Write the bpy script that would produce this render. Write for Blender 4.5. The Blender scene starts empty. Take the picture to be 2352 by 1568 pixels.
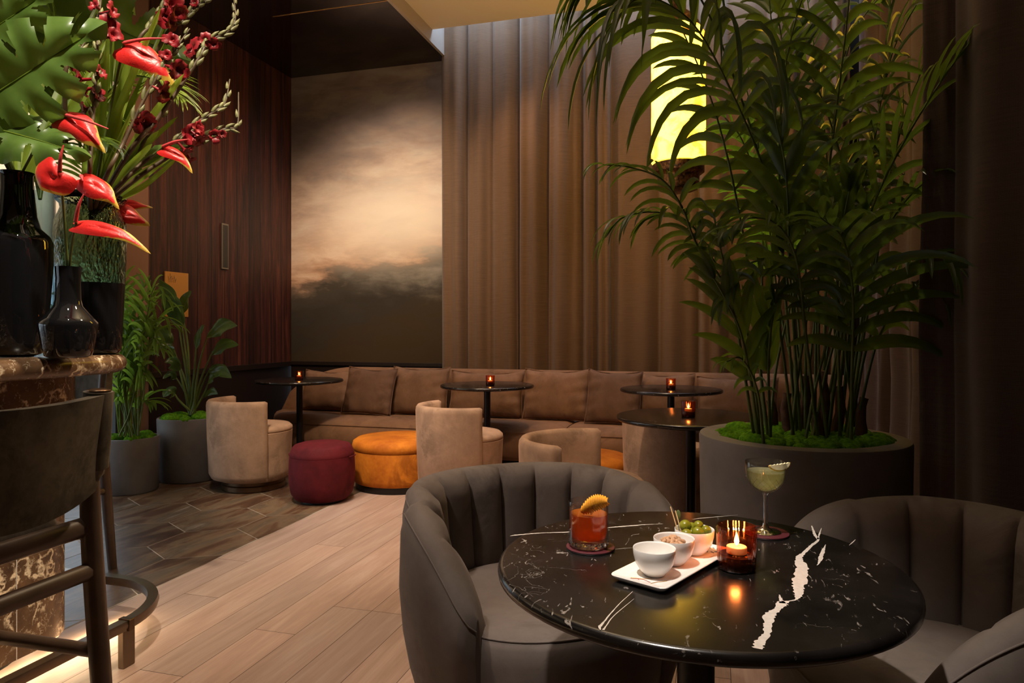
import bpy, math, random
from mathutils import Vector, Matrix
R = math.radians
random.seed(7)
SC = bpy.context.scene
COL = SC.collection
# ---------------------------------------------------------------- camera, sky, large lights, exposure
F, YH, HC = 1600.0, 754.0, 1.21          # focal length in pixels, horizon row, eye height
TH = R(16.04); CT, ST = math.cos(TH), math.sin(TH)
cam_d = bpy.data.cameras.new('camera'); cam = bpy.data.objects.new('camera', cam_d); COL.objects.link(cam)
cam.location = (0, 0, HC); cam.rotation_euler = (R(90), 0, TH)
cam_d.lens = F/2352*36; cam_d.sensor_width = 36; cam_d.shift_y = (YH-784)/2352
cam_d.clip_start = .05; SC.camera = cam
SC.view_settings.view_transform = 'Standard'; SC.view_settings.look = 'None'
SC.view_settings.gamma = 1; SC.view_settings.use_curve_mapping = False
SC.view_settings.exposure = EXPOSURE = 0.2
SC.cycles.transparent_max_bounces = 40
world = bpy.data.worlds.new('sky'); SC.world = world; world.use_nodes = True
world.node_tree.nodes['Background'].inputs[0].default_value = (.74, .87, 1, 1)
world.node_tree.nodes['Background'].inputs[1].default_value = 1.9

def cw(X, d, z=0.0):
    """camera-frame right/forward metres -> room coordinates"""
    return Vector((X*CT-d*ST, X*ST+d*CT, z))
def at(px, py, d):
    return cw((px-1176)/F*d, d, HC-(py-YH)/F*d)
def onz(px, py, z):
    return at(px, py, (HC-z)*F/(py-YH))
def light(name, kind, loc, power, col, size=.1, target=None, spot=60, blend=.6, sy=None):
    l = bpy.data.lights.new(name, kind); l.energy = power; l.color = col
    if kind == 'AREA':
        l.size = size
        if sy: l.shape = 'RECTANGLE'; l.size_y = sy
    else: l.shadow_soft_size = size
    if kind == 'SPOT': l.spot_size = R(spot); l.spot_blend = blend
    o = bpy.data.objects.new(name, l); COL.objects.link(o); o.location = loc
    if target is not None:
        o.rotation_euler = (Vector(target)-Vector(loc)).to_track_quat('-Z', 'Y').to_euler()
    return o
WARM = (1, .73, .47); WARM2 = (1, .62, .34); COOL = (.55, .75, 1)
# ceiling downlights of the lounge, plus soft fills and daylight panels
light('mural_downlight', 'SPOT', (-2.7, 3.9, 3.85), 380, (1, .80, .62), .08, (-3.15, 6.6, 2.15), 56, 1)
light('plank_downlight', 'SPOT', (-2.9, 4.3, 3.85), 150, (1, .66, .45), .08, (-4.4, 5.5, 1.9), 75, 1)
light('floor_downlight', 'SPOT', (-1.9, 3.7, 3.9), 260, (1, .82, .70), .08, (-1.9, 4.2, 0), 44, 1)
light('floor_downlight', 'SPOT', (-1.4, 2.2, 4.0), 115, (1, .76, .64), .12, (-1.25, 2.4, 0), 60, 1)
light('chair_downlight', 'SPOT', (-2.2, 2.3, 3.9), 470, (1, .79, .60), .08, (-2.7, 4.8, .35), 36, 1)
light('chair_downlight', 'SPOT', (-.9, 1.9, 4.0), 240, (1, .74, .54), .08, (-1.0, 4.1, .4), 46, 1)
light('sofa_downlight', 'SPOT', (-2.2, 4.4, 3.9), 120, (1, .64, .38), .08, (-2.5, 6.0, .4), 62, 1)
light('sofa_downlight', 'SPOT', (-.7, 4.4, 4.0), 130, (1, .64, .38), .08, (-.7, 6.0, .4), 62, 1)
light('armchair_downlight', 'SPOT', (-1.7, .9, 3.9), 190, (1, .86, .74), .10, (-.75, 1.9, .5), 34, 1)
light('table_downlight', 'SPOT', (-.6, .6, 3.9), 460, (1, .90, .80), .05, (-.02, 1.42, .75), 24, 1)
light('planter_downlight', 'SPOT', (.65, 3.8, 4.0), 40, (1, .84, .6), .03, (.45, 3.1, 1.9), 30, .5)
light('flower_downlight', 'SPOT', (-1.0, .9, 3.7), 430, (1, .88, .70), .05, (-1.95, 2.0, 1.6), 38, 1)
light('bar_downlight', 'SPOT', (-.4, 2.7, 3.4), 330, (1, .76, .50), .10, (-2.3, 1.35, .35), 30, 1)
light('lounge_glow', 'AREA', (-1.0, 1.2, 4.02), 6, (1, .80, .62), 3.2, (-1.0, 1.2, 0))  # broad soft fill standing in for the room's other lamps
light('ceiling_fill', 'AREA', (-1.2, 2.6, 3.2), 42, (1, .88, .68), .5, (-1.0, 3.2, 4.2))  # unseen panel added in mid-air to brighten the cream ceiling
light('cove_daylight', 'AREA', (-.9, 6.38, 4.55), 55, (.40, .62, 1), 3.6, (-.9, 6.36, 0), sy=.25)
light('window_daylight', 'AREA', (-4.75, 2.7, 2.75), 55, (.95, .97, 1), 3.0, (-1, 2.7, 2.2), sy=1.9)
light('curtain_downlight', 'SPOT', (-2.35, 5.75, 3.9), 85, (1, .66, .42), .04, (-.9, 6.5, 1.6), 80, 1)

# ---------------------------------------------------------------- materials
MATS = {}
def C4(c): return (c[0], c[1], c[2], 1)
def lin(r, g, b):
    f = lambda v: (v/255/12.92 if v <= 10 else ((v/255+.055)/1.055)**2.4)
    return (f(r), f(g), f(b))
class NT:
    def __init__(s, name):
        m = bpy.data.materials.new(name); m.use_nodes = True
        s.m = m; s.n = m.node_tree.nodes; s.l = m.node_tree.links
        s.b = s.n['Principled BSDF']; s.out = s.n['Material Output']; s.tc = None; MATS[name] = m
    def node(s, t, **k):
        n = s.n.new('ShaderNode'+t)
        for a, v in k.items(): setattr(n, a, v)
        return n
    def co(s, scale=(1, 1, 1), kind='Object', rot=(0, 0, 0)):
        if not s.tc: s.tc = s.node('TexCoord')
        mp = s.node('Mapping'); mp.inputs['Scale'].default_value = scale; mp.inputs['Rotation'].default_value = rot
        if kind == 'World':
            g = s.node('NewGeometry'); s.l.new(g.outputs['Position'], mp.inputs[0])
        else: s.l.new(s.tc.outputs[kind], mp.inputs[0])
        return mp.outputs[0]
    def noise(s, scale, detail=4, co=None, rough=.55, dist=0):
        n = s.node('TexNoise'); n.inputs['Scale'].default_value = scale; n.inputs['Detail'].default_value = detail
        n.inputs['Roughness'].default_value = rough; n.inputs['Distortion'].default_value = dist
        s.l.new(co if co is not None else s.co(), n.inputs['Vector']); return n.outputs[0]
    def ramp(s, fac, stops, interp='LINEAR'):
        r = s.node('ValToRGB'); r.color_ramp.interpolation = interp; e = r.color_ramp.elements
        while len(e) < len(stops): e.new(.5)
        for i, (p, c) in enumerate(stops):
            e[i].position = p; e[i].color = C4(c) if len(c) == 3 else c
        s.l.new(fac, r.inputs[0]); return r.outputs[0]
    def mix(s, a, b, fac, mode='MIX'):
        n = s.node('Mix', data_type='RGBA', blend_type=mode)
        for sock, v in ((n.inputs[0], fac), (n.inputs[6], a), (n.inputs[7], b)):
            if hasattr(v, 'is_linked') or hasattr(v, 'links'): s.l.new(v, sock)
            elif isinstance(v, (tuple, list)): sock.default_value = C4(v)
            else: sock.default_value = v
        return n.outputs[2]
    def math(s, op, a, b=0.0):
        n = s.node('Math', operation=op)
        for i, v in enumerate((a, b)):
            if isinstance(v, (int, float)): n.inputs[i].default_value = v
            else: s.l.new(v, n.inputs[i])
        return n.outputs[0]
    def bump(s, h, strength=.3, dist=.002):
        n = s.node('Bump'); n.inputs['Strength'].default_value = strength; n.inputs['Distance'].default_value = dist
        s.l.new(h, n.inputs['Height']); s.l.new(n.outputs[0], s.b.inputs['Normal']); return n
    def set(s, **k):
        for a, v in k.items():
            i = s.b.inputs[a.replace('_', ' ')]
            if hasattr(v, 'links'): s.l.new(v, i)
            elif isinstance(v, (tuple, list)) and len(v) == 3: i.default_value = C4(v)
            else: i.default_value = v
        return s
BC = 'Base_Color'
def velvet(name, c, c2, scale=6, rough=.75, patch=.6):
    t = NT(name)
    f = t.noise(scale*.8, 6, rough=.7, dist=.15)
    pt = t.ramp(t.noise(scale*.9, 8, rough=.72, dist=.5), [(.50, (0, 0, 0)), (.60, (1, 1, 1))]); st_ = t.ramp(t.noise(scale*.5, 2), [(.45, (0, 0, 0)), (.62, (1, 1, 1))])
    cc = t.mix(t.ramp(f, [(.32, c2), (.62, c)]), tuple(v*.62 for v in c2), t.math('MULTIPLY', t.math('MULTIPLY', pt, st_), patch))
    t.set(**{BC: cc}, Roughness=rough, Specular_IOR_Level=.15)
    t.set(Sheen_Weight=.22, Sheen_Roughness=.35, Sheen_Tint=(min(c[0]*2, 1), min(c[1]*2, 1), min(c[2]*2, 1)))
    t.bump(t.noise(260, 3), .12, .001); return t.m
def plain(name, c, rough=.5, metal=0, var=0, scale=20, bump=0, spec=.5):
    t = NT(name)
    if var: t.set(**{BC: t.ramp(t.noise(scale, 4), [(.3, tuple(v*(1-var) for v in c)), (.7, tuple(min(1, v*(1+var)) for v in c))])})
    else: t.set(**{BC: c})
    t.set(Roughness=rough, Metallic=metal, Specular_IOR_Level=spec)
    if bump: t.bump(t.noise(scale*6, 4), bump, .002)
    return t.m
velvet('velvet_taupe', (.45, .29, .195), (.28, .18, .12))
velvet('velvet_brown', (.22, .115, .060), (.16, .082, .042), 5)
velvet('velvet_cushion', (.23, .125, .070), (.15, .08, .045), 5)
velvet('velvet_cushion_dark', (.16, .085, .050), (.10, .055, .033), 5)
velvet('velvet_maroon', (.105, .010, .014), (.055, .006, .009), 7)
velvet('velvet_orange', (.60, .20, .018), (.30, .075, .008), 4)
velvet('velvet_grey', (.175, .145, .128), (.125, .100, .088), 5)
velvet('velvet_charcoal', (.13, .112, .088), (.034, .029, .023), 7)
plain('black_metal', (.008, .008, .008), .35, .3)
plain('bronze', (.14, .085, .05), .32, .9, .15, 8)
plain('rail_bronze', (.19, .14, .10), .30, .9, .15, 8)
plain('stool_wood', (.085, .055, .038), .38, 0, .25, 12)
plain('gold', (.75, .42, .14), .25, 1)
plain('concrete', (.15, .135, .130), .8, 0, .18, 5, .25)
plain('soil', (.02, .012, .008), .95, 0, .3, 20, .5)
plain('piping', (.26, .18, .13), .7)
plain('cream_plaster', (.85, .70, .50), .9)
plain('steel_trim', (.50, .42, .34), .45, .6)
plain('dark_wall', (.012, .006, .004), .45)
plain('grille_metal', (.22, .20, .15), .4, .5)
plain('porcelain', (.86, .82, .78), .16)
plain('coaster_red', (.075, .006, .012), .6)
plain('coaster_black', (.006, .006, .007), .5)
plain('pick_wood', (.62, .42, .20), .6)
plain('pod_green', (.10, .16, .05), .6)
plain('decor_gold', (.8, .5, .12), .3, .8)
plain('decor_blue', (.10, .16, .35), .3)
plain('decor_red', (.45, .05, .05), .4)
plain('thick_amber', (.05, .018, .010), .06)
plain('orange_peel', (.95, .36, .012), .42, 0, .12, 300, .6)
plain('citrus_flesh', (.95, .85, .55), .4, 0, .12, 120, .4)
plain('citrus_rind', (.85, .62, .12), .45, 0, .1, 200, .4)
plain('wax', (.85, .72, .52), .5)
plain('petal_red', (.22, .005, .010), .5, 0, .5, 30)
plain('petal_dark', (.10, .004, .008), .5, 0, .5, 30)
plain('glad_stem', (.075, .045, .02), .5, 0, .4, 40)
plain('bud_green', (.15, .145, .05), .5, 0, .45, 40)
plain('spadix_pink', (.60, .055, .06), .5, 0, .2, 200, .4)
plain('trunk_brown', (.085, .035, .018), .85, 0, .4, 25, .6)
plain('frame_dark', (.03, .03, .03), .4)
plain('jamb_brown', (.19, .095, .055), .7, 0, .06, 3)
plain('paving', (.55, .52, .48), .8)
t = NT('moss'); t.set(**{BC: t.ramp(t.noise(60, 6), [(.3, (.03, .11, .004)), (.7, (.14, .33, .012))])}, Roughness=.95, Specular_IOR_Level=.1)
t.bump(t.noise(220, 5), .9, .006)
def leafmat(name, c, c2, trans=.35, rough=.38, scale=8, edge=None):
    t = NT(name)
    f = t.noise(scale, 3, t.co((1, 1, 1)))
    col = t.ramp(f, [(.3, c2), (.7, c)])
    t.set(**{BC: col}, Roughness=rough, Specular_IOR_Level=.45)
    tr = t.node('BsdfTranslucent'); t.l.new(t.mix(col, (.55, .85, .08), .35), tr.inputs[0])
    mx = t.node('MixShader'); mx.inputs[0].default_value = trans
    t.l.new(t.b.outputs[0], mx.inputs[1]); t.l.new(tr.outputs[0], mx.inputs[2]); t.l.new(mx.outputs[0], t.out.inputs[0])
    return t.m
leafmat('palm_leaf', (.028, .054, .009), (.014, .030, .006), .34)
leafmat('palm_stem', (.12, .17, .035), (.07, .10, .02), .05, .45)
leafmat('monstera_green', (.10, .17, .035), (.05, .10, .018), .22, .30, 12)
leafmat('blade_green', (.25, .31, .035), (.11, .17, .02), .40, .4)
leafmat('areca_leaf', (.13, .24, .03), (.07, .13, .018), .55)
leafmat('strelitzia_leaf', (.055, .11, .028), (.03, .065, .018), .28, .3)
leafmat('young_leaf', (.10, .36, .03), (.06, .24, .02), .62)  # brighter palm green: the lamp's light on these fronds is in the colour
leafmat('hedge_leaf', (.10, .20, .10), (.05, .12, .06), .3)
t = NT('anthurium_red')    # red spathe with yellow-green rim carried by the 'rim' attribute
a = t.node('Attribute'); a.attribute_name = 'rim'
col = t.mix((.66, .022, .020), (.50, .42, .05), t.ramp(t.math('ADD', a.outputs['Fac'], t.math('MULTIPLY', t.noise(30, 3), .35)), [(.93, (0, 0, 0)), (1.22, (.8, .8, .8))]))
t.set(**{BC: col}, Roughness=.38, Coat_Weight=.06)
t.bump(t.noise(45, 4, dist=1.5), .5, .003)
tr = t.node('BsdfTranslucent'); t.l.new(col, tr.inputs[0]); mx = t.node('MixShader'); mx.inputs[0].default_value = .2
t.l.new(t.b.outputs[0], mx.inputs[1]); t.l.new(tr.outputs[0], mx.inputs[2]); t.l.new(mx.outputs[0], t.out.inputs[0])
# woods
t = NT('wall_planks')     # vertical dark stained boards, 18 cm wide, running up
g = t.node('NewGeometry'); sp = t.node('SeparateXYZ'); t.l.new(g.outputs['Position'], sp.inputs[0])
pos = t.math('DIVIDE', t.math('ADD', sp.outputs[1], .02), .18)
idx = t.math('FLOOR', pos); fr = t.math('FRACT', pos)
wn = t.node('TexWhiteNoise', noise_dimensions='1D'); t.l.new(idx, wn.inputs['W'])
gr = t.noise(3.2, 6, t.co((5, 5, .30), 'World'), .66, 1.2)
gr2 = t.noise(24, 3, t.co((6, 6, .35), 'World'), .6)
col = t.ramp(gr, [(.34, (.010, .003, .002)), (.50, (.060, .016, .009)), (.68, (.14, .042, .022))])
col = t.mix(col, t.ramp(gr2, [(.3, (.4, .4, .4)), (.7, (1.2, 1.2, 1.2))]), .8, 'MULTIPLY')
col = t.mix(col, t.ramp(wn.outputs[0], [(0, (.40, .38, .40)), (1, (1.35, 1.2, 1.15))]), 1.0, 'MULTIPLY')
edge = t.math('ABSOLUTE', t.math('SUBTRACT', fr, .5))
gv = t.ramp(edge, [(.462, (0, 0, 0)), (.485, (1, 1, 1))])
t.set(**{BC: t.mix(col, (.002, .001, .001), gv)}, Roughness=.5)
t.bump(t.math('SUBTRACT', t.math('MULTIPLY', gr2, .1), gv), .6, .004)
def boards(name, stops, rough):
    t = NT(name)
    a = t.node('Attribute'); a.attribute_name = 'rnd'
    off = t.node('CombineXYZ'); t.l.new(t.math('MULTIPLY', a.outputs['Fac'], 37.0), off.inputs[2])
    va = t.node('VectorMath', operation='ADD'); t.l.new(t.co((7, .55, 1)), va.inputs[0]); t.l.new(off.outputs[0], va.inputs[1])
    gr = t.noise(2.2, 7, va.outputs[0], .62, 1.2)
    vb = t.node('VectorMath', operation='ADD'); t.l.new(t.co((60, 2.2, 1)), vb.inputs[0]); t.l.new(off.outputs[0], vb.inputs[1])
    g2 = t.noise(3, 3, vb.outputs[0])
    col = t.ramp(gr, stops)
    col = t.mix(col, t.ramp(g2, [(.3, (.86, .86, .86)), (.7, (1.06, 1.06, 1.06))]), .6, 'MULTIPLY')
    col = t.mix(col, t.ramp(a.outputs['Fac'], [(0, (.86, .85, .86)), (.5, (1, .95, .90)), (1, (1.10, 1.02, .98))]), 1.0, 'MULTIPLY')
    t.set(**{BC: col}, Roughness=rough, Specular_IOR_Level=.4); t.bump(g2, .12, .001)
    return t.m
boards('oak_boards', [(.25, (.34, .235, .185)), (.5, (.42, .30, .24)), (.75, (.50, .39, .325))], .45)
t = NT('slate_tile')
a = t.node('Attribute'); a.attribute_name = 'rnd'
off = t.node('CombineXYZ'); t.l.new(t.math('MULTIPLY', a.outputs['Fac'], 53.0), off.inputs[2])
va = t.node('VectorMath', operation='ADD'); t.l.new(t.co((1.3, .32, 1), rot=(0, 0, R(-12))), va.inputs[0]); t.l.new(off.outputs[0], va.inputs[1])
st = t.noise(5, 6, va.outputs[0], .6, .7)
col = t.ramp(st, [(.30, (.040, .020, .012)), (.44, (.085, .045, .026)), (.52, (.15, .105, .065)), (.60, (.085, .065, .045)), (.68, (.22, .18, .14)), (.78, (.26, .12, .06))])
col = t.mix(col, t.ramp(a.outputs['Fac'], [(0, (.65, .62, .6)), (1, (1.2, 1.15, 1.1))]), 1.0, 'MULTIPLY')
t.set(**{BC: col}, Roughness=.38, Specular_IOR_Level=.4)
plain('grout', (.36, .30, .24), .8)
plain('board_gap', (.05, .03, .02), .9)
# linen
def linen(name, c, s):
    t = NT(name)
    uv = t.co((1, 1, 1), 'UV')
    w1 = t.node('TexWave', wave_type='BANDS', bands_direction='Y'); w1.inputs['Scale'].default_value = s; w1.inputs['Distortion'].default_value = 2.5; w1.inputs['Detail'].default_value = 2; w1.inputs['Detail Scale'].default_value = .6
    w2 = t.node('TexWave', wave_type='BANDS', bands_direction='X'); w2.inputs['Scale'].default_value = s; w2.inputs['Distortion'].default_value = 2.5; w2.inputs['Detail'].default_value = 2; w2.inputs['Detail Scale'].default_value = .6
    t.l.new(uv, w1.inputs[0]); t.l.new(uv, w2.inputs[0])
    slub = t.noise(1, 5, t.co((5, 130, 1), 'UV'), .7)
    k = t.math('MULTIPLY', t.math('ADD', w1.outputs['Fac'], w2.outputs['Fac']), .5)
    col = t.mix(t.ramp(k, [(.1, tuple(v*.45 for v in c)), (.9, tuple(v*1.35 for v in c))]), t.ramp(slub, [(.35, (.72, .72, .72)), (.6, (1.1, 1.1, 1.1))]), .6, 'MULTIPLY')
    t.set(**{BC: col}, Roughness=.9, Specular_IOR_Level=.1, Sheen_Weight=.15)
    t.bump(k, .35, .002); return t.m
linen('linen', (.165, .098, .058), 150)
linen('linen_coarse', (.068, .041, .029), 130)
# marbles
def marble(name, base, base2, vein, vs, th=.02, rough=.12, fine=.5):
    t = NT(name)
    def veins(sc, th, w, dist):
        n1 = t.noise(sc*1.7, 5, rough=.6)
        v = t.node('TexVoronoi', feature='DISTANCE_TO_EDGE'); v.inputs['Scale'].default_value = sc
        vm = t.node('VectorMath', operation='MULTIPLY_ADD'); vm.inputs[1].default_value = (dist,)*3
        nn = t.node('TexNoise'); nn.inputs['Scale'].default_value = sc*1.3; nn.inputs['Detail'].default_value = 6
        t.l.new(t.co(), nn.inputs['Vector']); t.l.new(nn.outputs['Color'], vm.inputs[0]); t.l.new(t.co(), vm.inputs[2]); t.l.new(vm.outputs[0], v.inputs['Vector'])
        e = t.ramp(v.outputs['Distance'], [(0, (1, 1, 1)), (th, (0, 0, 0))])
        m = t.ramp(n1, [(w, (0, 0, 0)), (w+.12, (1, 1, 1))])
        return t.mix(e, m, 1.0, 'MULTIPLY')
    b = t.ramp(t.noise(vs*1.2, 7, rough=.65), [(.35, base), (.7, base2)])
    c = t.mix(b, vein, veins(vs, th, .44, .35))
    c = t.mix(c, tuple(v*fine for v in vein), veins(vs*3.3, th*1.3, .52, .2))
    t.set(**{BC: c}, Roughness=rough, Specular_IOR_Level=.5); return t.m
t = NT('marble_black')
b = t.ramp(t.noise(9, 7, rough=.65), [(.35, (.004, .0035, .003)), (.7, (.014, .011, .010))])
fv = t.noise(60, 4, t.co((1, .35, 1), rot=(0, 0, .8)), .55, 1.5); fm = t.noise(14, 3)
fl = t.mix(t.ramp(fv, [(.635, (0, 0, 0)), (.70, (1, 1, 1))]), t.ramp(fm, [(.40, (0, 0, 0)), (.58, (1, 1, 1))]), 1.0, 'MULTIPLY')
v = t.node('TexVoronoi', feature='DISTANCE_TO_EDGE'); v.inputs['Scale'].default_value = 8.5
vm = t.node('VectorMath', operation='MULTIPLY_ADD'); vm.inputs[1].default_value = (.5,)*3
nn = t.node('TexNoise'); nn.inputs['Scale'].default_value = 6; nn.inputs['Detail'].default_value = 6
t.l.new(t.co(), nn.inputs['Vector']); t.l.new(nn.outputs['Color'], vm.inputs[0]); t.l.new(t.co(), vm.inputs[2]); t.l.new(vm.outputs[0], v.inputs['Vector'])
ln = t.mix(t.ramp(v.outputs['Distance'], [(0, (.5, .5, .5)), (.010, (0, 0, 0))]), t.ramp(t.noise(5, 3), [(.55, (0, 0, 0)), (.66, (1, 1, 1))]), 1.0, 'MULTIPLY')
c = t.mix(t.mix(b, (.30, .26, .23), fl), (.40, .36, .32), ln)
t.set(**{BC: c}, Roughness=.22, Specular_IOR_Level=.6)
marble('marble_brown', (.055, .030, .018), (.17, .095, .048), (.80, .66, .48), 6, .055, .26, .62)
plain('vein_white', (.60, .55, .50), .35, 0, .12, 120)
# glasses
def glass(name, c=(1, 1, 1), rough=0.0, ior=1.45, trans=1):
    t = NT(name); t.set(**{BC: c}, Roughness=rough, IOR=ior, Transmission_Weight=trans); return t.m
def thin_glass(name, tint=(1, 1, 1), edge=(1, 1, 1), bmp=0):
    """thin-walled glass: lets light straight through, reflects by angle"""
    t = NT(name); t.n.remove(t.b)
    tr = t.node('BsdfTransparent'); lw = t.node('LayerWeight'); lw.inputs[0].default_value = .5
    t.l.new(t.mix(tint, edge, lw.outputs['Facing']), tr.inputs[0])
    gl = t.node('BsdfGlossy'); gl.inputs['Roughness'].default_value = .03; mx = t.node('MixShader')
    fr = t.math('ADD', t.math('MULTIPLY', t.math('POWER', lw.outputs['Facing'], 3.0), .85), .04); t.l.new(fr, mx.inputs[0])
    t.l.new(tr.outputs[0], mx.inputs[1]); t.l.new(gl.outputs[0], mx.inputs[2]); t.l.new(mx.outputs[0], t.out.inputs[0]); return t
glass('solid_glass', (.97, .97, .96), .01); thin_glass('clear_glass', (.985, .985, .98), (.72, .71, .70)); thin_glass('amber_glass', (1, .66, .46), (.85, .38, .22)); thin_glass('stem_glass', (.96, .97, .92), (.80, .80, .70))
def drink(name, c, tr=.55):
    t = NT(name); t.set(**{BC: c}, Roughness=.08, Specular_IOR_Level=.5)
    tp = t.node('BsdfTransparent'); tp.inputs[0].default_value = C4(c); tl = t.node('BsdfTranslucent'); tl.inputs[0].default_value = C4(c)
    m1 = t.node('MixShader'); m1.inputs[0].default_value = .5; t.l.new(t.b.outputs[0], m1.inputs[1]); t.l.new(tl.outputs[0], m1.inputs[2])
    m2 = t.node('MixShader'); m2.inputs[0].default_value = tr; t.l.new(m1.outputs[0], m2.inputs[1]); t.l.new(tp.outputs[0], m2.inputs[2]); t.l.new(m2.outputs[0], t.out.inputs[0]); return t
drink('negroni', (.98, .34, .05), .50); drink('pale_drink', (.94, .93, .62), .72)
glass('black_glass', (.006, .006, .007), .02, 1.5, 0); thin_glass('smoke_glass', (.72, .80, .82), (.35, .42, .44)); thin_glass('window_glass')
t = NT('rippled_glass'); t.set(**{BC: (.26, .32, .20)}, Roughness=.03, IOR=1.4, Transmission_Weight=1.0)
t.bump(t.noise(28, 3, t.co((1, 1, .55), rot=(0, .6, 0))), 1.0, .012)
t = NT('alabaster')
m = t.noise(9, 6, rough=.6, dist=.6)
e = t.ramp(m, [(.34, (1, .11, .002)), (.42, (1, .30, .008)), (.54, (1, .72, .032))])
t.set(**{BC: (.9, .8, .5)}, Roughness=.4); t.l.new(e, t.b.inputs['Emission Color']); t.b.inputs['Emission Strength'].default_value = 8.5
t = NT('mottled_bronze'); m = t.noise(28, 5, rough=.7)
t.set(**{BC: t.ramp(m, [(.42, (.03, .012, .006)), (.6, (.22, .10, .03)), (.72, (.5, .3, .08))])}, Metallic=.7, Roughness=.35)
t = NT('flame'); t.set(**{BC: (1, .6, .2)}); t.b.inputs['Emission Color'].default_value = (1, .55, .16, 1); t.b.inputs['Emission Strength'].default_value = 30
t = NT('led_strip'); t.b.inputs['Emission Color'].default_value = (1, .78, .5, 1); t.b.inputs['Emission Strength'].default_value = 9
t = NT('blind_fabric'); t.set(**{BC: (.85, .74, .62)}, Roughness=.9)
tr = t.node('BsdfTranslucent'); tr.inputs[0].default_value = (.95, .82, .66, 1); mx = t.node('MixShader'); mx.inputs[0].default_value = .6
t.l.new(t.b.outputs[0], mx.inputs[1]); t.l.new(tr.outputs[0], mx.inputs[2]); t.l.new(mx.outputs[0], t.out.inputs[0])
t = NT('lacquer_ceiling'); t.set(**{BC: (.012, .006, .005)}, Roughness=.06, Specular_IOR_Level=.7)
# mural: soft painted clouds over a dark land (the wall painting's own pigments)
t = NT('mural_paint')
g = t.node('NewGeometry'); sp = t.node('SeparateXYZ'); t.l.new(g.outputs['Position'], sp.inputs[0])
x01 = t.math('DIVIDE', t.math('ADD', sp.outputs[0], 4.416), 1.8); z01 = t.math('DIVIDE', t.math('SUBTRACT', sp.outputs[2], .85), 3.09)
wA = t.noise(1.0, 7, t.co((.75, 1, 1.9), 'World', (0, R(12), 0)), .58, .35)
wB = t.noise(2.3, 9, t.co((.7, 1, 2.3), 'World', (0, R(-9), 0)), .62, .25)
wC = t.noise(7, 6, t.co((.6, 1, 2.2), 'World', (0, R(20), 0)), .6, .1)
n0 = t.math('ADD', t.math('MULTIPLY', t.math('SUBTRACT', wA, .5), .42), t.math('MULTIPLY', t.math('SUBTRACT', wB, .5), .26))
zz = t.math('ADD', t.math('ADD', z01, n0), t.math('MULTIPLY', t.math('SUBTRACT', wC, .5), .05))
zz = t.math('ADD', zz, t.math('MULTIPLY', t.math('SUBTRACT', x01, .5), -.13))
base = t.ramp(zz, [(.04, (.045, .028, .012)), (.18, (.035, .028, .020)), (.29, (.055, .045, .032)), (.335, (.16, .11, .075)), (.375, (.46, .27, .16)), (.46, (.66, .46, .31)), (.56, (.52, .39, .30)), (.68, (.38, .28, .22)), (.78, (.22, .17, .16)), (.87, (.105, .08, .08)), (.95, (.13, .085, .06))])
cl = t.ramp(wB, [(.34, (.10, .095, .115)), (.46, (.40, .27, .20)), (.56, (.66, .50, .37)), (.66, (.82, .70, .54))])
cloudy = t.ramp(zz, [(.34, (0, 0, 0)), (.44, (.35, .35, .35)), (.62, (.5, .5, .5)), (.78, (.12, .12, .12))])
col = t.mix(base, cl, cloudy)
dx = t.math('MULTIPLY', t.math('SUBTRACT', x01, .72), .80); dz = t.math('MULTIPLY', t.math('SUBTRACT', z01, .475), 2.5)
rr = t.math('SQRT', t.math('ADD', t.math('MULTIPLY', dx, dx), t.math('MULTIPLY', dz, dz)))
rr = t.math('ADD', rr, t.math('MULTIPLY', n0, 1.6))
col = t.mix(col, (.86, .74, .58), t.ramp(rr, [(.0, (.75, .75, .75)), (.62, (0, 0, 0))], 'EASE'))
t.set(**{BC: col}, Roughness=.8, Specular_IOR_Level=.2)
t = NT('gold_plaque'); t.set(**{BC: (.50, .24, .05)}, Roughness=.4, Metallic=.3)
plain('olive_green', (.20, .20, .012), .25, 0, .3, 60)
plain('nut_tan', (.55, .30, .16), .55, 0, .35, 90, .3)
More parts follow.
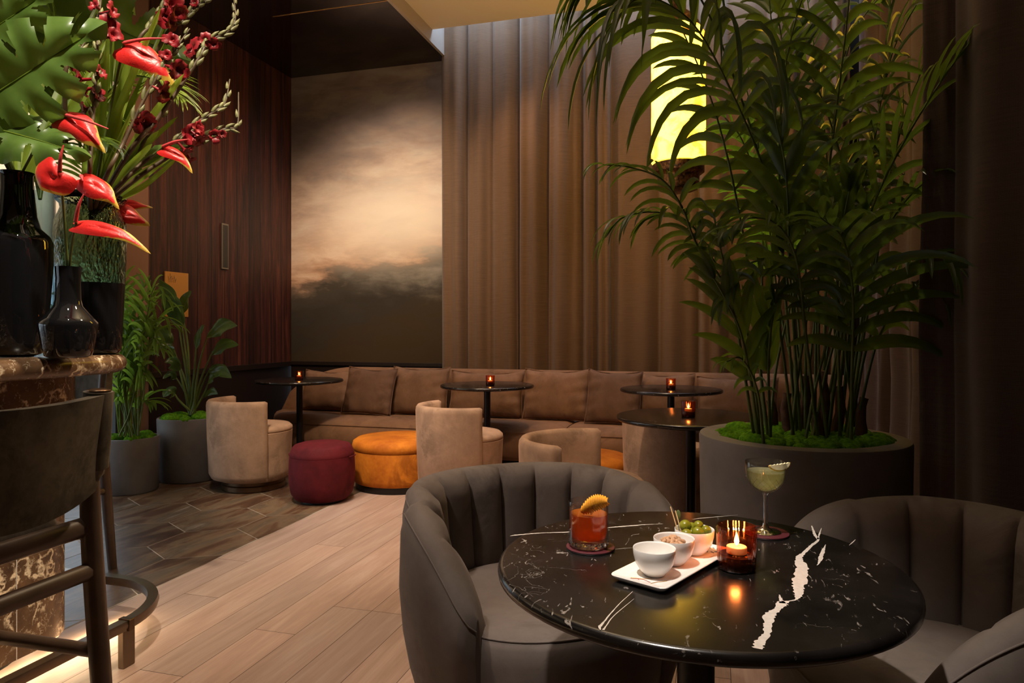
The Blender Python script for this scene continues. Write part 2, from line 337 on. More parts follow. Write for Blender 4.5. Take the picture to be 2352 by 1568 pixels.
# ---------------------------------------------------------------- mesh helpers
V = Vector
class MB:
    def __init__(s): s.v = []; s.f = []; s.mi = []; s.cur = 0; s.uv = {}; s.at = {}
    def add(s, vs, fs):
        o = len(s.v); s.v += [tuple(p) for p in vs]
        for f in fs: s.f.append(tuple(i+o for i in f)); s.mi.append(s.cur)
        return s
    def grid(s, P, cu=False, cv=False, skip=None):
        """P[i][j] points; cu/cv close the i/j direction"""
        n, m = len(P), len(P[0]); o = len(s.v)
        for r in P: s.v += [tuple(p) for p in r]
        for i in range(n if cu else n-1):
            for j in range(m if cv else m-1):
                if skip and skip(i, j): continue
                a = (i % n)*m+j; b = ((i+1) % n)*m+j; c = ((i+1) % n)*m+(j+1) % m; d = i*m+(j+1) % m
                s.f.append((o+a, o+b, o+c, o+d)); s.mi.append(s.cur)
        return s
    def fan(s, ring, flip=False):
        c = sum((V(p) for p in ring), V())/len(ring); n = len(ring)
        s.add([c]+list(ring), [((0, i+1, (i+1) % n+1) if not flip else (0, (i+1) % n+1, i+1)) for i in range(n)]); return s
    def lathe(s, prof, c=(0, 0, 0), n=48, scal=None):
        """prof: (r, z) list; open ends left open unless r==0"""
        c = V(c); P = []
        for k in range(n):
            a = 2*math.pi*k/n; q = scal(a) if scal else 1
            P.append([c+V((r*q*math.cos(a), r*q*math.sin(a), z)) for r, z in prof])
        return s.grid(P, cu=True)
    def box(s, x0, y0, z0, x1, y1, z1):
        vs = [(x, y, z) for x in (x0, x1) for y in (y0, y1) for z in (z0, z1)]
        return s.add(vs, [(0, 1, 3, 2), (4, 6, 7, 5), (0, 4, 5, 1), (2, 3, 7, 6), (0, 2, 6, 4), (1, 5, 7, 3)])
    def tube(s, pts, rad, n=8, cap=True, up=None, flat=1.0):
        pts = [V(p) for p in pts]; P = []; N = len(pts)
        rr = rad if hasattr(rad, '__len__') else [rad]*N
        prev = None
        for i, p in enumerate(pts):
            tg = (pts[min(i+1, N-1)]-pts[max(i-1, 0)]).normalized()
            if up is not None: a = V(up)
            elif prev is None: a = V((0, 0, 1)) if abs(tg.z) < .9 else V((1, 0, 0))
            else: a = prev
            b = (a-tg*a.dot(tg)).normalized(); c = tg.cross(b); prev = b
            P.append([p+(b*math.cos(2*math.pi*k/n)*flat+c*math.sin(2*math.pi*k/n))*rr[i] for k in range(n)])
        s.grid(P, cv=True)
        if cap: s.fan(P[0], True); s.fan(P[-1])
        return s
    def sphere(s, c, r, n=12, m=8, sc=(1, 1, 1), rot=None):
        c = V(c); P = []
        for i in range(n):
            a = 2*math.pi*i/n; row = []
            for j in range(m+1):
                b = math.pi*(j/m-.5)
                q = V((math.cos(a)*math.cos(b)*sc[0], math.sin(a)*math.cos(b)*sc[1], math.sin(b)*sc[2]))*r
                if rot: q = rot @ q
                row.append(c+q)
            P.append(row)
        return s.grid(P, cu=True)
    def build(s, name, mat, parent=None, smooth=True, loc=None, bevel=0, sub=0, solid=0, rnd=None, auto=None, weld=False):
        me = bpy.data.meshes.new(name); me.from_pydata(s.v, [], s.f)
        for m in (mat if isinstance(mat, (list, tuple)) else [mat]): me.materials.append(MATS[m])
        for p, i in zip(me.polygons, s.mi): p.material_index = i; p.use_smooth = smooth
        if s.uv:
            l = me.uv_layers.new(name='UVMap')
            for lo in me.loops: l.data[lo.index].uv = s.uv.get(lo.vertex_index, (0, 0))
        for k, vals in s.at.items():
            a = me.attributes.new(k, 'FLOAT', 'POINT')
            for i in range(len(me.vertices)): a.data[i].value = vals[i] if i < len(vals) else 0
        if rnd is not None:
            a = me.attributes.new('rnd', 'FLOAT', 'FACE')
            for i in range(len(me.polygons)): a.data[i].value = rnd[i]
        import bmesh
        b = bmesh.new(); b.from_mesh(me)
        if weld: bmesh.ops.remove_doubles(b, verts=b.verts, dist=1e-5)
        if not (s.at or rnd): bmesh.ops.recalc_face_normals(b, faces=b.faces)
        b.to_mesh(me); b.free()
        o = bpy.data.objects.new(name, me); COL.objects.link(o)
        if parent: o.parent = parent
        if loc is not None: o.location = loc
        if bevel:
            md = o.modifiers.new('bevel', 'BEVEL'); md.width = bevel; md.segments = 3; md.limit_method = 'ANGLE'; md.angle_limit = R(40)
        if solid: md = o.modifiers.new('solid', 'SOLIDIFY'); md.thickness = solid; md.offset = 0
        if sub: md = o.modifiers.new('sub', 'SUBSURF'); md.levels = sub; md.render_levels = sub
        if auto:
            for p in me.polygons: p.use_smooth = True
            if hasattr(me, 'set_sharp_from_angle'): me.set_sharp_from_angle(angle=R(auto))
        return o
def thing(name, label, cat, loc=(0, 0, 0), rz=0, group=None):
    o = bpy.data.objects.new(name, None); COL.objects.link(o); o.location = loc; o.rotation_euler = (0, 0, rz)
    o.empty_display_size = .05
    return tag(o, label, cat, group)
def tag(o, label, cat, group=None, kind=None):
    o['label'] = label; o['category'] = cat
    if group: o['group'] = group
    if kind: o['kind'] = kind
    return o
def struct(o): o['kind'] = 'structure'; return o
def dup(root, loc=None, rz=None, label=None, group=None):
    r = root.copy(); COL.objects.link(r)
    if loc is not None: r.location = loc
    if rz is not None: r.rotation_euler = (0, 0, rz)
    if label: r['label'] = label
    if group: r['group'] = group
    def rec(src, dst):
        for ch in [o for o in bpy.data.objects if o.parent == src]:
            c = ch.copy(); COL.objects.link(c); c.parent = dst; rec(ch, c)
    rec(root, r); return r
def catmull(pts, n=8):
    pts = [V(p) for p in pts]; P = [pts[0]*2-pts[1]]+pts+[pts[-1]*2-pts[-2]]; out = []
    for i in range(1, len(P)-2):
        a, b, c, d = P[i-1:i+3]
        for k in range(n):
            t = k/n
            out.append(.5*((2*b)+(c-a)*t+(2*a-5*b+4*c-d)*t*t+(3*b-a-3*c+d)*t**3))
    return out+[pts[-1]]
def rnd_prof(r, z0, z1, e, k=4):
    """solid of revolution profile with rounded edges, closed to the axis"""
    p = [(0, z0)]
    for i in range(k+1):
        a = -math.pi/2+math.pi/2*i/k; p.append((r-e+e*math.cos(a), z0+e+e*math.sin(a)))
    for i in range(k+1):
        a = math.pi/2*i/k; p.append((r-e+e*math.cos(a), z1-e+e*math.sin(a)))
    return p+[(0, z1)]

# ---------------------------------------------------------------- the room shell
UL, VB = -4.416, 6.64                    # wood wall plane, mural wall plane
ZC = 3.94                                # dark lacquered ceiling
# oak boards
def board_floor():
    m = MB(); rnd = []; w = .183; u = -2.5
    while u < 2.4:
        v = -3.2-random.random()*1.8
        while v < 7.2:
            L = random.uniform(1.5, 2.3); g = .0011
            m.add([(u+g, v+g, 0), (u+w-g, v+g, 0), (u+w-g, v+L-g, 0), (u+g, v+L-g, 0)], [(0, 1, 2, 3)]); rnd.append(random.random())
            v += L
        u += w
    return struct(m.build('floor', 'oak_boards', smooth=False, rnd=rnd))
board_floor()
struct(MB().box(-6.5, -3.2, -.06, 3.0, 7.5, -.0015).build('floor', 'board_gap', smooth=False))
def tile_floor():
    m = MB(); rnd = []; hv = .289; g = .003
    for i in range(-14, 3):
        for j in range(-14, 10):
            u = -3.01+i*.5+(.25 if j % 2 else 0); v = 3.73+j*.4335
            if u > -2.24 or u < -6.5: continue
            pts = [(u+dx*(1-g*4), v+dv*(1-g*4)) for dx, dv in ((-.25, -hv/2), (0, -hv), (.25, -hv/2), (.25, hv/2), (0, hv), (-.25, hv/2))]
            pts = [(min(a, -2.504), b) for a, b in pts]
            if max(a for a, b in pts)-min(a for a, b in pts) < .02: continue
            q = []
            for p in pts:
                if not q or (abs(p[0]-q[-1][0])+abs(p[1]-q[-1][1])) > 1e-4: q.append(p)
            m.add([(a, b, .001) for a, b in q], [tuple(range(len(q)))]); rnd.append(random.random())
    struct(m.build('floor', 'slate_tile', smooth=False, rnd=rnd))
    struct(MB().box(-6.5, -3.2, -.05, -2.501, 7.5, 0).build('floor', 'grout', smooth=False))
tile_floor()
# walls
w = struct(MB().box(UL-.12, 4.62, .85, UL, VB+.1, ZC).build('wall_left', 'wall_planks', smooth=False))
w = struct(MB().box(UL-.12, 4.62, 0, UL-.02, VB+.1, .85).build('wall_left', 'dark_wall', smooth=False))
struct(MB().box(UL-.12, 4.62, .80, UL+.004, VB, .852).build('trim_1', 'dark_wall', smooth=False, bevel=.003))
struct(MB().box(UL-.14, 4.39, 0, UL+.02, 4.62, ZC).build('wall_left', 'jamb_brown', smooth=False, bevel=.004))
struct(MB().box(UL, VB, .85, -2.52, VB+.1, ZC).build('wall_back', 'mural_paint', smooth=False))
struct(MB().box(UL, VB, 0, -2.52, VB+.1, .85).build('wall_back', 'dark_wall', smooth=False))
struct(MB().box(UL, VB-.02, .815, -2.5, VB, .855).build('trim_2', 'dark_wall', smooth=False, bevel=.003))
struct(MB().box(-2.52, VB+.06, 0, 1.6, VB+.16, 4.9).build('wall_back', 'dark_wall', smooth=False))
struct(MB().box(1.45, -3.2, 0, 1.55, VB+.1, 4.9).build('wall_right', 'dark_wall', smooth=False))
struct(MB().box(-6.6, -3.3, 0, 1.55, -3.2, 4.3).build('wall_rear', 'jamb_brown', smooth=False))
# ceilings
struct(MB().box(-6.6, -3.3, ZC, -2.574, VB+.1, ZC+.05).build('ceiling', 'lacquer_ceiling', smooth=False))
struct(MB().box(-2.574, -3.3, 4.066, 1.6, 6.19, 4.14).build('ceiling', 'cream_plaster', smooth=False))
struct(MB().box(-2.60, -3.3, ZC-.004, -2.572, 6.56, 4.30).build('trim_3', 'steel_trim', smooth=False))
struct(MB().box(-3.7, 5.285, ZC-.003, -2.6, 5.293, ZC-.0005).build('trim_4', 'gold', smooth=False))
struct(MB().box(-2.62, 6.19, 4.075, -2.574, VB+.1, 4.9).build('wall_left', 'cream_plaster', smooth=False))
# window wall on the left: white mullions, blind, glass, paving and hedge outside
def window():
    x = UL-.06
    for i, (v0, v1) in enumerate(((2.3, 4.39), (.1, 2.2), (-2.1, 0))):
        o = thing('window_%d' % (i+1), '', ''); del o['label']; del o['category']; struct(o)
        f = MB()
        f.box(x-.03, v0, 0, x+.03, v0+.06, ZC).box(x-.03, v1-.05, 0, x+.03, v1, ZC)
        f.box(x-.03, v0, 0, x+.03, v1, .12).box(x-.03, v0, ZC-.15, x+.03, v1, ZC).box(x-.025, v0, 1.60, x+.025, v1, 1.64)
        f.build('window_frame', 'frame_dark', o, smooth=False)
        MB().box(x-.004, v0+.05, .1, x+.004, v1-.04, ZC-.1).build('pane', 'window_glass', o, smooth=False)
    for i, (v0, v1) in enumerate(((2.3, 4.385), (.1, 2.2), (-2.1, 0))):
        b = thing('roller_blind', ('cream roller blind lowered in the window beside the brown wall pier', 'cream roller blind lowered behind the flower vases', 'cream roller blind lowered at the near end of the window wall')[i], 'blind', (0, 0, 0))
        q = MB(); P = [[(x+.05+.002*math.sin(z*3), v, z) for z in (1.66, 2.2, 2.8, 3.4, 3.86)] for v in (v0+.02, (v0+v1)/2, v1-.003)]
        q.grid(P).build('fabric', 'blind_fabric', b, smooth=True, solid=.002)
        MB().tube([(x+.05, v0+.02, 1.655), (x+.05, v1-.003, 1.655)], .012, 10).build('bottom_rail', 'porcelain', b)
    struct(MB().box(UL-.14, 2.2, 0, UL, 2.3, ZC).build('wall_left', 'jamb_brown', smooth=False))
    struct(MB().box(UL-.14, 0, 0, UL, .1, ZC).build('wall_left', 'jamb_brown', smooth=False))
    struct(MB().box(UL-.14, -3.2, 0, UL, -2.1, ZC).build('wall_left', 'jamb_brown', smooth=False))
    struct(MB().box(-14, -6, -.1, -6.5, 12, -.04).build('floor', 'paving', smooth=False))
window()
def hedge():
    rr = random.Random(5); m = MB()
    for k in range(4200):
        p = V((-9.5+rr.uniform(-.5, .5), rr.uniform(-2, 11), rr.random()**.8*1.75)); a = rr.random()*6.28; b = rr.uniform(-.8, .8); s = rr.uniform(.04, .09)
        d = V((math.cos(a)*math.cos(b), math.sin(a)*math.cos(b), math.sin(b))); n = d.cross(V((rr.random(), rr.random(), rr.random()))).normalized()
        m.add([p, p+d*s+n*s*.5, p+d*s*2, p+d*s-n*s*.5], [(0, 1, 2, 3)])
    tag(m.build('hedge', 'hedge_leaf', smooth=False), 'blurred green hedge outside the left window', 'hedge', kind='stuff')
hedge()
# wall fittings on the planks
g = thing('wall_speaker', 'slim vertical grey grille speaker set on the wood plank wall', 'speaker', (UL, 5.55, 1.98))
m = MB().box(0, -.045, -.215, .018, .045, .215); m.build('case', 'grille_metal', g, smooth=False, bevel=.004)
m = MB()
for k in range(14): m.box(.018, -.036+k*.0052, -.20, .0195, -.0335+k*.0052, .20)
m.build('grille', 'frame_dark', g, smooth=False)
p1, p2 = at(365, 625, 5.80), at(418, 630, 6.03)
g = thing('wall_plaque', 'gold plaque with small etched plant mark on the wood plank wall', 'plaque', (UL, 4.95, 1.5))
MB().box(0, -.145, -.19, .012, .125, .19).build('plate', 'gold_plaque', g, smooth=False, bevel=.002)
m = MB()
for k, (dy, h) in enumerate(((-.10, .05), (-.085, .075), (-.07, .05), (-.05, .06), (-.035, .035))):
    m.tube([(.0125, dy+.0, .10), (.0125, dy+.006*(k-2), .10+h)], .0016, 5)
    m.tube([(.0125, dy, .10+h*.5), (.0125, dy+.014, .10+h*.75)], .0012, 5)
m.build('engraving', 'frame_dark', g)

# ---------------------------------------------------------------- curtains
def curtain(name, path, z0, z1, fw, amp, mat, label, seed, nz=14):
    rr = random.Random(seed); path = [V((p[0], p[1], 0)) for p in path]
    pts = catmull(path, 12); L = [0]
    for a, b in zip(pts, pts[1:]): L.append(L[-1]+(b-a).length)
    tot = L[-1]; n = int(tot/fw*18)
    # irregular fold phases
    ph = [0]; marks = []; s = 0
    while s < tot+1: marks.append(s); s += fw*rr.choice([.5, .75, .9, 1.1, 1.3, 1.8])*rr.uniform(.85, 1.15)
    am = [amp*rr.uniform(.45, 1.3) for _ in marks]; lean = [rr.uniform(-1, 1) for _ in marks]
    P = []; UVs = []
    def pos(s):
        for i in range(len(L)-1):
            if L[i+1] >= s or i == len(L)-2:
                t = (s-L[i])/max(1e-6, L[i+1]-L[i]); p = pts[i].lerp(pts[i+1], t); d = (pts[i+1]-pts[i]).normalized(); return p, d
    for i in range(n+1):
        s0 = tot*i/n; row = []; uvr = []
        for j in range(nz+1):
            z = z0+(z1-z0)*j/nz; h = 1-j/nz
            s = s0
            k = max(q for q in range(len(marks)) if marks[q] <= s0+1e-9); w = (marks[k+1] if k+1 < len(marks) else marks[k]+fw)-marks[k]
            x = (s0-marks[k])/w
            # rounded outward pleat, narrow valley
            y = am[k]*(math.sin(math.pi*x)**.75)*(1+.12*math.sin(5*z+lean[k]*6)*h)
            y += am[k]*.22*math.sin(2*math.pi*(x*2.3+lean[k]))*(.4+.6*h)
            sh = lean[k]*.06*h*math.sin(math.pi*x)+.25*w*.5*math.sin(2*math.pi*x)*(-.35)
            p, d = pos(min(max(s0+sh, 0), tot)); nn = V((d.y, -d.x, 0))
            q = p+nn*y; row.append(V((q.x, q.y, z))); uvr.append((s0*1.6, z))
        P.append(row); UVs.append(uvr)
    m = MB(); m.grid(P); k = 0
    for r in UVs:
        for u in r: m.uv[k] = u; k += 1
    o = m.build(name, mat, solid=.004)
    return tag(o, label, 'curtain')
curtain('curtain', [(-2.64, 6.60), (-1.2, 6.61), (.2, 6.60), (1.15, 6.60)], .02, 4.75, .235, .115, 'linen', 'tall pleated brown linen curtain behind the sofa, beside the mural', 11)
curtain('curtain', [(1.26, 6.35), (1.26, 5.2), (1.2, 4.1), (1.15, 3.6)], .02, 4.05, .27, .11, 'linen_coarse', 'brown linen curtain on the right wall behind the big planter', 12)
curtain('curtain', [(.775, 2.83), (.885, 2.62), (1.02, 2.38), (1.16, 2.0), (1.24, 1.2)], .02, 4.05, .23, .12, 'linen_coarse', 'dark coarse-weave curtain nearest the camera at the right edge', 14)
# ---------------------------------------------------------------- sofa and cushions
def sofa():
    o = thing('sofa', 'long brown velvet sofa with rounded left end against the back wall', 'sofa', (-4.2, 5.62, 0))
    L = 5.3
    # plinth
    MB().box(.12, .10, 0, L, .95, .10).build('plinth', 'black_metal', o, smooth=False, bevel=.01)
    def seat(x0, x1, round_left):
        n = 40 if not round_left else 60; P = []
        prof = [(.05, .09), (-.01, .13), (-.03, .22), (-.02, .30), (.0, .325), (-.006, .335), (.012, .365), (.08, .39), (.25, .397), (.5, .392), (.72, .385), (.78, .36)]
        for i in range(n+1):
            x = x0+(x1-x0)*i/n; row = []
            e = min(1, (x-x0)/.7) if round_left else 1
            cut = .52*(1-math.sqrt(max(0, 1-(1-e)**2)))       # rounded corner in plan
            for y, z in prof:
                ends = min(1, (x1-x)/.05, 1 if round_left else (x-x0)/.05); dz = -.02*(1-max(0, ends))**2 if z > .33 else 0
                row.append((x, y+cut*max(0, 1-y/.78) if True else y, z+dz))
            P.append(row)
        m = MB().grid(P); m.fan(P[0]); m.fan(P[-1]); return m
    seat(.0, 3.02, True).build('seat', 'velvet_brown', o, auto=50)
    seat(3.03, L, False).build('seat', 'velvet_brown', o, auto=50)
    # backrest: rounded slab rising behind, curving down at the left end
    P = []; n = 60
    for i in range(n+1):
        x = -.02+(L+.02)*i/n; e = min(1, (x+.02)/.75); h = .38+.44*math.sqrt(max(0, 1-(1-e)**2)); fwd = .18*(1-e)**2
        t = .10
        row = [(x, .62-fwd, .2), (x, .64-fwd, h-.10), (x, .665-fwd, h-.02), (x, .71-fwd, h), (x, .725-fwd*.6, h-.008), (x, .74-fwd*.6, h-.04), (x, .745-fwd*.6, h-.2), (x, .745-fwd*.6, .12)]
        P.append([(a, b+.05, max(.12, c)) for a, b, c in row])
    m = MB().grid(P); m.fan(P[0]); m.fan(P[-1]); m.build('backrest', 'velvet_brown', o, auto=60)
sofa()
def cushion(px0, px1, pyt, pyb, v, label, seed, thick=.19, tilt=14, mat='velvet_cushion', lean=0):
    """pillow standing on the seat in front of the backrest; px0..px1 and the top row give its real size at depth v"""
    rr = random.Random(seed)
    def onv(px, py):      # point of the vertical plane V = v seen at that place
        k = (px-1176)/F; d = v/(k*ST+CT); return at(px, py, d)
    a, b = onv(px0, pyb), onv(px1, pyb); zt = onv((px0+px1)/2, pyt).z
    zb = .392; W = abs(b.x-a.x)/2; H = (zt-zb)/2/math.cos(R(tilt)); c = V(((a.x+b.x)/2, v, zb+.002))
    n = 22; m = MB(); ph = [rr.uniform(0, 6.28) for _ in range(6)]
    for side in (1, -1):
        P = []
        for i in range(n+1):
            row = []
            for j in range(n+1):
                x = i/n*2-1; z = j/n*2-1
                ex = 1-abs(x)**3.2; ez = 1-abs(z)**3.2
                t = thick*.5*(max(0, ex*ez)**.55)
                wr = .007*math.sin(9*x+ph[0]+3*z)*abs(z)**2+.006*math.sin(13*z+ph[1]-4*x)*abs(x)**2
                pinch = 1-.055*(1-abs(z)**2)*abs(x)**4*0-.05*(1-z*z)*abs(x)**6
                pz = 1-.05*(1-x*x)*abs(z)**6
                xx = W*x*pinch; zz = H*z*pz+.006*math.sin(6*x+ph[2])*(z > .8)
                sag = -.02*(1-x*x)*(z > 0)*z
                row.append(V((xx, side*(t+wr*(ex*ez > 0)), zz+sag)))
            P.append(row)
        m.grid(P)
    rot = Matrix.Rotation(R(lean), 4, 'Y') @ Matrix.Rotation(R(-tilt), 4, 'X')
    pts = [rot @ V(p) for p in m.v]; mz = min(p.z for p in pts); my = 0
    m.v = [tuple(p-V((0, 0, mz))) for p in pts]
    t = thing('cushion', label, 'cushion', c, 0, 'velvet cushions along the sofa')
    cv_ = m.build('cover', mat, t, weld=True)
    # seam cord around the edge
    N = 60; cord = []
    for k in range(N+1):
        s = k/N*4; e = s % 1*2-1; q = int(s) % 4
        x, z = ((e, -1), (1, e), (-e, 1), (-1, -e))[q]
        pinch = 1-.05*(1-z*z)*abs(x)**6; pz = 1-.05*(1-x*x)*abs(z)**6
        cord.append(rot @ V((W*x*pinch, 0, H*z*pz+(-.02*(1-x*x)*(z > 0)*z)))-V((0, 0, mz)))
    MB().tube(cord, .0042, 6, cap=False).build('piping', mat, cv_)
    return t
VC = 6.12
cushion(697, 815, 850, 948, VC+.04, 'wide brown cushion at the left end of the sofa, partly behind a small square cushion', 1)
cushion(899, 1030, 843, 953, VC, 'wide brown cushion right of the small cushion at the left, its corner raised', 2)
cushion(1033, 1203, 852, 963, VC, 'wide brown cushion behind the second round table from the left', 3)
cushion(1203, 1356, 848, 968, VC-.02, 'wide brown cushion at the sofa centre, just right of the second table', 4, .16)
cushion(1452, 1597, 857, 975, VC, 'wide brown cushion behind the third round table', 5)
cushion(1600, 1790, 866, 980, VC, 'wide brown cushion at the right end, partly behind the palm stems', 6)
cushion(793, 905, 847, 953, VC-.15, 'small square brown cushion leaning near the left end of the sofa', 7, .13, 18, 'velvet_cushion_dark', lean=2)
cushion(1347, 1474, 853, 972, VC-.16, 'small square brown cushion leaning at the sofa centre right', 8, .13, 18, 'velvet_cushion_dark', lean=1.5)

# ---------------------------------------------------------------- round pedestal tables
TR, TZ = .385, .75
def table(x, y, label, r=TR, pole=.027, veins=None, rz=0):
    o = thing('round_table', label, 'table', (x, y, 0), rz, 'round black marble pedestal tables')
    m = MB(); e = .006
    m.lathe([(0, TZ-.024)]+[(r-.008, TZ-.024), (r-.001, TZ-.019), (r, TZ-.012), (r-.001, TZ-.006), (r-.005, TZ-.0012), (r-.010, TZ), (0, TZ)], n=96)
    if veins:
        m.cur = 1; Rm = Matrix.Rotation(-rz, 4, 'Z')
        for vn in veins: m.grid([[Rm @ (V((p.x-x, p.y-y, TZ+.0003))) for p in pr] for pr in vn])
        m.build('tabletop', ['marble_black', 'vein_white'], o, auto=50)
    else: m.build('tabletop', 'marble_black', o, auto=50)
    MB().lathe([(0, TZ-.034), (r*.75, TZ-.034), (r*.78, TZ-.030), (r*.78, TZ-.024), (0, TZ-.024)], n=48).build('support_plate', 'black_metal', o, auto=40)
    MB().lathe([(pole, .012), (pole, TZ-.034)], n=28).build('pole', 'black_metal', o)
    MB().lathe([(0, 0), (.21, 0), (.213, .004), (.21, .008), (pole+.012, .014), (pole, .022)], n=48).build('base_plate', 'black_metal', o, auto=40)
    return o
def vein(pts, sc, ox, oy, z=TZ, seed=0):
    rr = random.Random(seed); Q = [(x/sc+ox, y/sc+oy, w/sc) for x, y, w in pts]; out = []
    ctr = [onz(x, y, z) for x, y, w in Q]; C = catmull(ctr, 7)
    for i, p in enumerate(C):
        k = min(i//7, len(Q)-2); t = (i-k*7)/7
        w = (Q[k][2]*(1-t)+Q[k+1][2]*t)*((HC-z)*F/(Q[k][1]-YH))/F*.5
        tg = (C[min(i+1, len(C)-1)]-C[max(i-1, 0)]).normalized(); n = V((-tg.y, tg.x, 0))
        a, b = w*rr.uniform(.7, 1.25), w*rr.uniform(.7, 1.25)
        out.append([p-n*a, p+n*b])
    return out
fc = cw(.362, 1.372)
VN = [
 vein([(800, 476, 8), (812, 510, 14), (825, 545, 24), (845, 575, 15), (800, 612, 22), (745, 665, 25), (712, 700, 42), (732, 760, 78), (722, 830, 92), (708, 900, 85), (708, 950, 62), (690, 988, 14), (640, 1000, 12), (598, 1015, 72), (560, 1055, 45), (505, 1105, 75), (497, 1170, 55), (485, 1230, 48), (440, 1290, 70), (425, 1330, 70)], 3.0266, 1600, 1050, seed=1),
 vein([(868, 492, 3), (855, 530, 10), (842, 570, 12)], 3.0266, 1600, 1050, seed=2),
 vein([(575, 955, 8), (585, 985, 20), (600, 1015, 40)], 3.0266, 1600, 1050, seed=22),
 vein([(897, 606, 3), (880, 650, 22), (862, 700, 28), (850, 735, 12), (836, 752, 2)], 3.0266, 1600, 1050, seed=3),
 vein([(748, 637, 4), (780, 632, 16), (860, 624, 13), (960, 617, 10), (1110, 612, 14), (1240, 600, 9), (1375, 584, 10), (1450, 577, 20), (1520, 572, 16), (1600, 565, 12), (1720, 560, 2)], 2.76, 900, 1000, seed=4),
 vein([(1527, 988, 2), (1430, 1080, 6), (1345, 1180, 12), (1318, 1212, 22), (1322, 1232, 8)], 2.76, 900, 1000, seed=5),
 vein([(1535, 1035, 2), (1410, 1140, 6), (1360, 1205, 8), (1340, 1232, 14)], 2.76, 900, 1000, seed=6),
 vein([(1335, 637, 3), (1400, 628, 14), (1480, 621, 12), (1600, 610, 8), (1745, 597, 2)], 3.92, 1250, 1030, seed=7),
 vein([(640, 906, 3), (720, 898, 5), (800, 893, 3)], 3.92, 1250, 1030, seed=8),
 vein([(1060, 612, 2), (1085, 590, 8), (1105, 572, 3)], 3.0266, 1600, 1050, seed=9),
]
FT = table(fc.x, fc.y, 'large foreground black marble table with bold white veins, set with drinks', .390, .036, VN)
TB = {}
for k, (px, d, lb, rz) in enumerate(((688, 6.28, 'round black table farthest left, in front of the left end of the sofa', .4), (1119, 5.72, 'round black table at the middle of the sofa between two small tub chairs', 1.7),
                    (1541, 5.33, 'round black table farthest right along the sofa', 2.9), (1586, 3.66, 'round black table beside the big planter, in front of the third sofa table', 4.0))):
    p = cw((px-1176)/F*d, d); TB[k] = p; table(p.x, p.y, lb, rz=rz)

# ---------------------------------------------------------------- candle holders
def candle(loc, label, power, rz=0):
    o = thing('candle_holder', label, 'candle', loc, rz, 'amber glass tealight holders')
    n = 72; rib = lambda a: 1+.018*math.cos(a*18)
    m = MB(); m.lathe([(0, .0), (.031, .0), (.0345, .003), (.0355, .02), (.0365, .05), (.037, .080), (.0365, .083), (.0345, .083), (.034, .080), (.0335, .05), (.0325, .032), (.029, .030), (0, .030)], n=n, scal=rib)
    m.build('glass_cup', 'amber_glass', o, auto=50)
    MB().lathe([(0, .001), (.030, .001), (.0335, .004), (.0345, .02), (.033, .0285), (0, .0285)], n=n, scal=rib).build('thick_foot', 'thick_amber', o, auto=50)
    wx = MB().lathe(rnd_prof(.019, .0305, .044, .002), n=28).build('wax', 'wax', o, auto=40)
    MB().lathe([(0, .044), (.0035, .048), (.0048, .053), (.0035, .060), (.0012, .068), (0, .072)], n=14).build('flame', 'flame', wx)
    l = bpy.data.lights.new('candle_light', 'POINT'); l.energy = power; l.color = (1, .55, .22); l.shadow_soft_size = .006
    lo = bpy.data.objects.new('candle_light', l); COL.objects.link(lo); lo.parent = o; lo.location = (0, 0, .060)
    return o
p = onz(1692, 1306, TZ); candle((p.x, p.y, TZ), 'lit amber ribbed glass candle beside the snack tray on the foreground table', .6)
for k, (px, d, lb) in enumerate(((687, 6.2, 'lit candle glass on the farthest left table'), (1126, 5.6, 'lit candle glass on the table at the middle of the sofa'), (1541, 5.25, 'lit candle glass on the farthest right sofa table'), (1581, 3.62, 'lit candle glass on the table beside the big planter'))):
    q = cw((px-1176)/F*d, d); candle((q.x, q.y, TZ), lb, .12, k)

# ---------------------------------------------------------------- beige swivel tub chairs
def tub():
    o = thing('tub_chair', 'x', 'chair', (0, 0, 0), 0, 'small beige velvet tub chairs')
    MB().lathe([(0, 0), (.225, 0), (.232, .006), (.232, .040), (.222, .048), (.222, .075), (0, .075)], n=56).build('base', 'bronze', o, auto=40)
    # seat drum
    MB().lathe([(0, .070), (.240, .072), (.262, .090), (.270, .14), (.283, .425), (.284, .432), (.279, .436), (.284, .441), (.282, .462), (.262, .480), (.20, .489), (0, .492)], n=64).build('seat', 'velvet_taupe', o, auto=55)
    # wrapped backrest, an arc of 172 degrees
    P = []; n = 48; A = R(172)
    for i in range(n+1):
        u = i/n; a = -A/2+A*u+math.pi; e = min(u, 1-u)*A*.3; er = .024; k = 1 if e > er else math.sqrt(max(0, 1-(1-e/er)**2)); k = max(k, .05)
        row = []
        prof = [(.268, .085), (.300, .095), (.318, .13), (.330, .40), (.336, .635), (.333, .660), (.322, .675), (.306, .678), (.292, .671), (.284, .656), (.282, .60), (.276, .46), (.255, .10)]
        cx, cz = .303, .4
        for r_, z in prof:
            rr = cx+(r_-cx)*k if z < 5 else r_; zz = z-(1-k)*.012*(z > .6)
            row.append((rr*math.cos(a), rr*math.sin(a), zz))
        P.append(row)
    m = MB().grid(P, cv=True); m.fan(P[0], True); m.fan(P[-1]); m.build('backrest', 'velvet_taupe', o, auto=60)
    # welt on the two vertical ends
    for sgn, row in ((0, P[1]), (1, P[-2])):
        pass
    return o
T0 = tub()
def place(o, px, d, ang):
    p = cw((px-1176)/F*d, d); o.location = (p.x, p.y, 0); o.rotation_euler = (0, 0, R(ang)+TH-math.pi-math.atan((px-1176)/F))
place(T0, 583, 5.33, 202); T0['label'] = 'beige velvet tub chair at far left beside the potted plant'
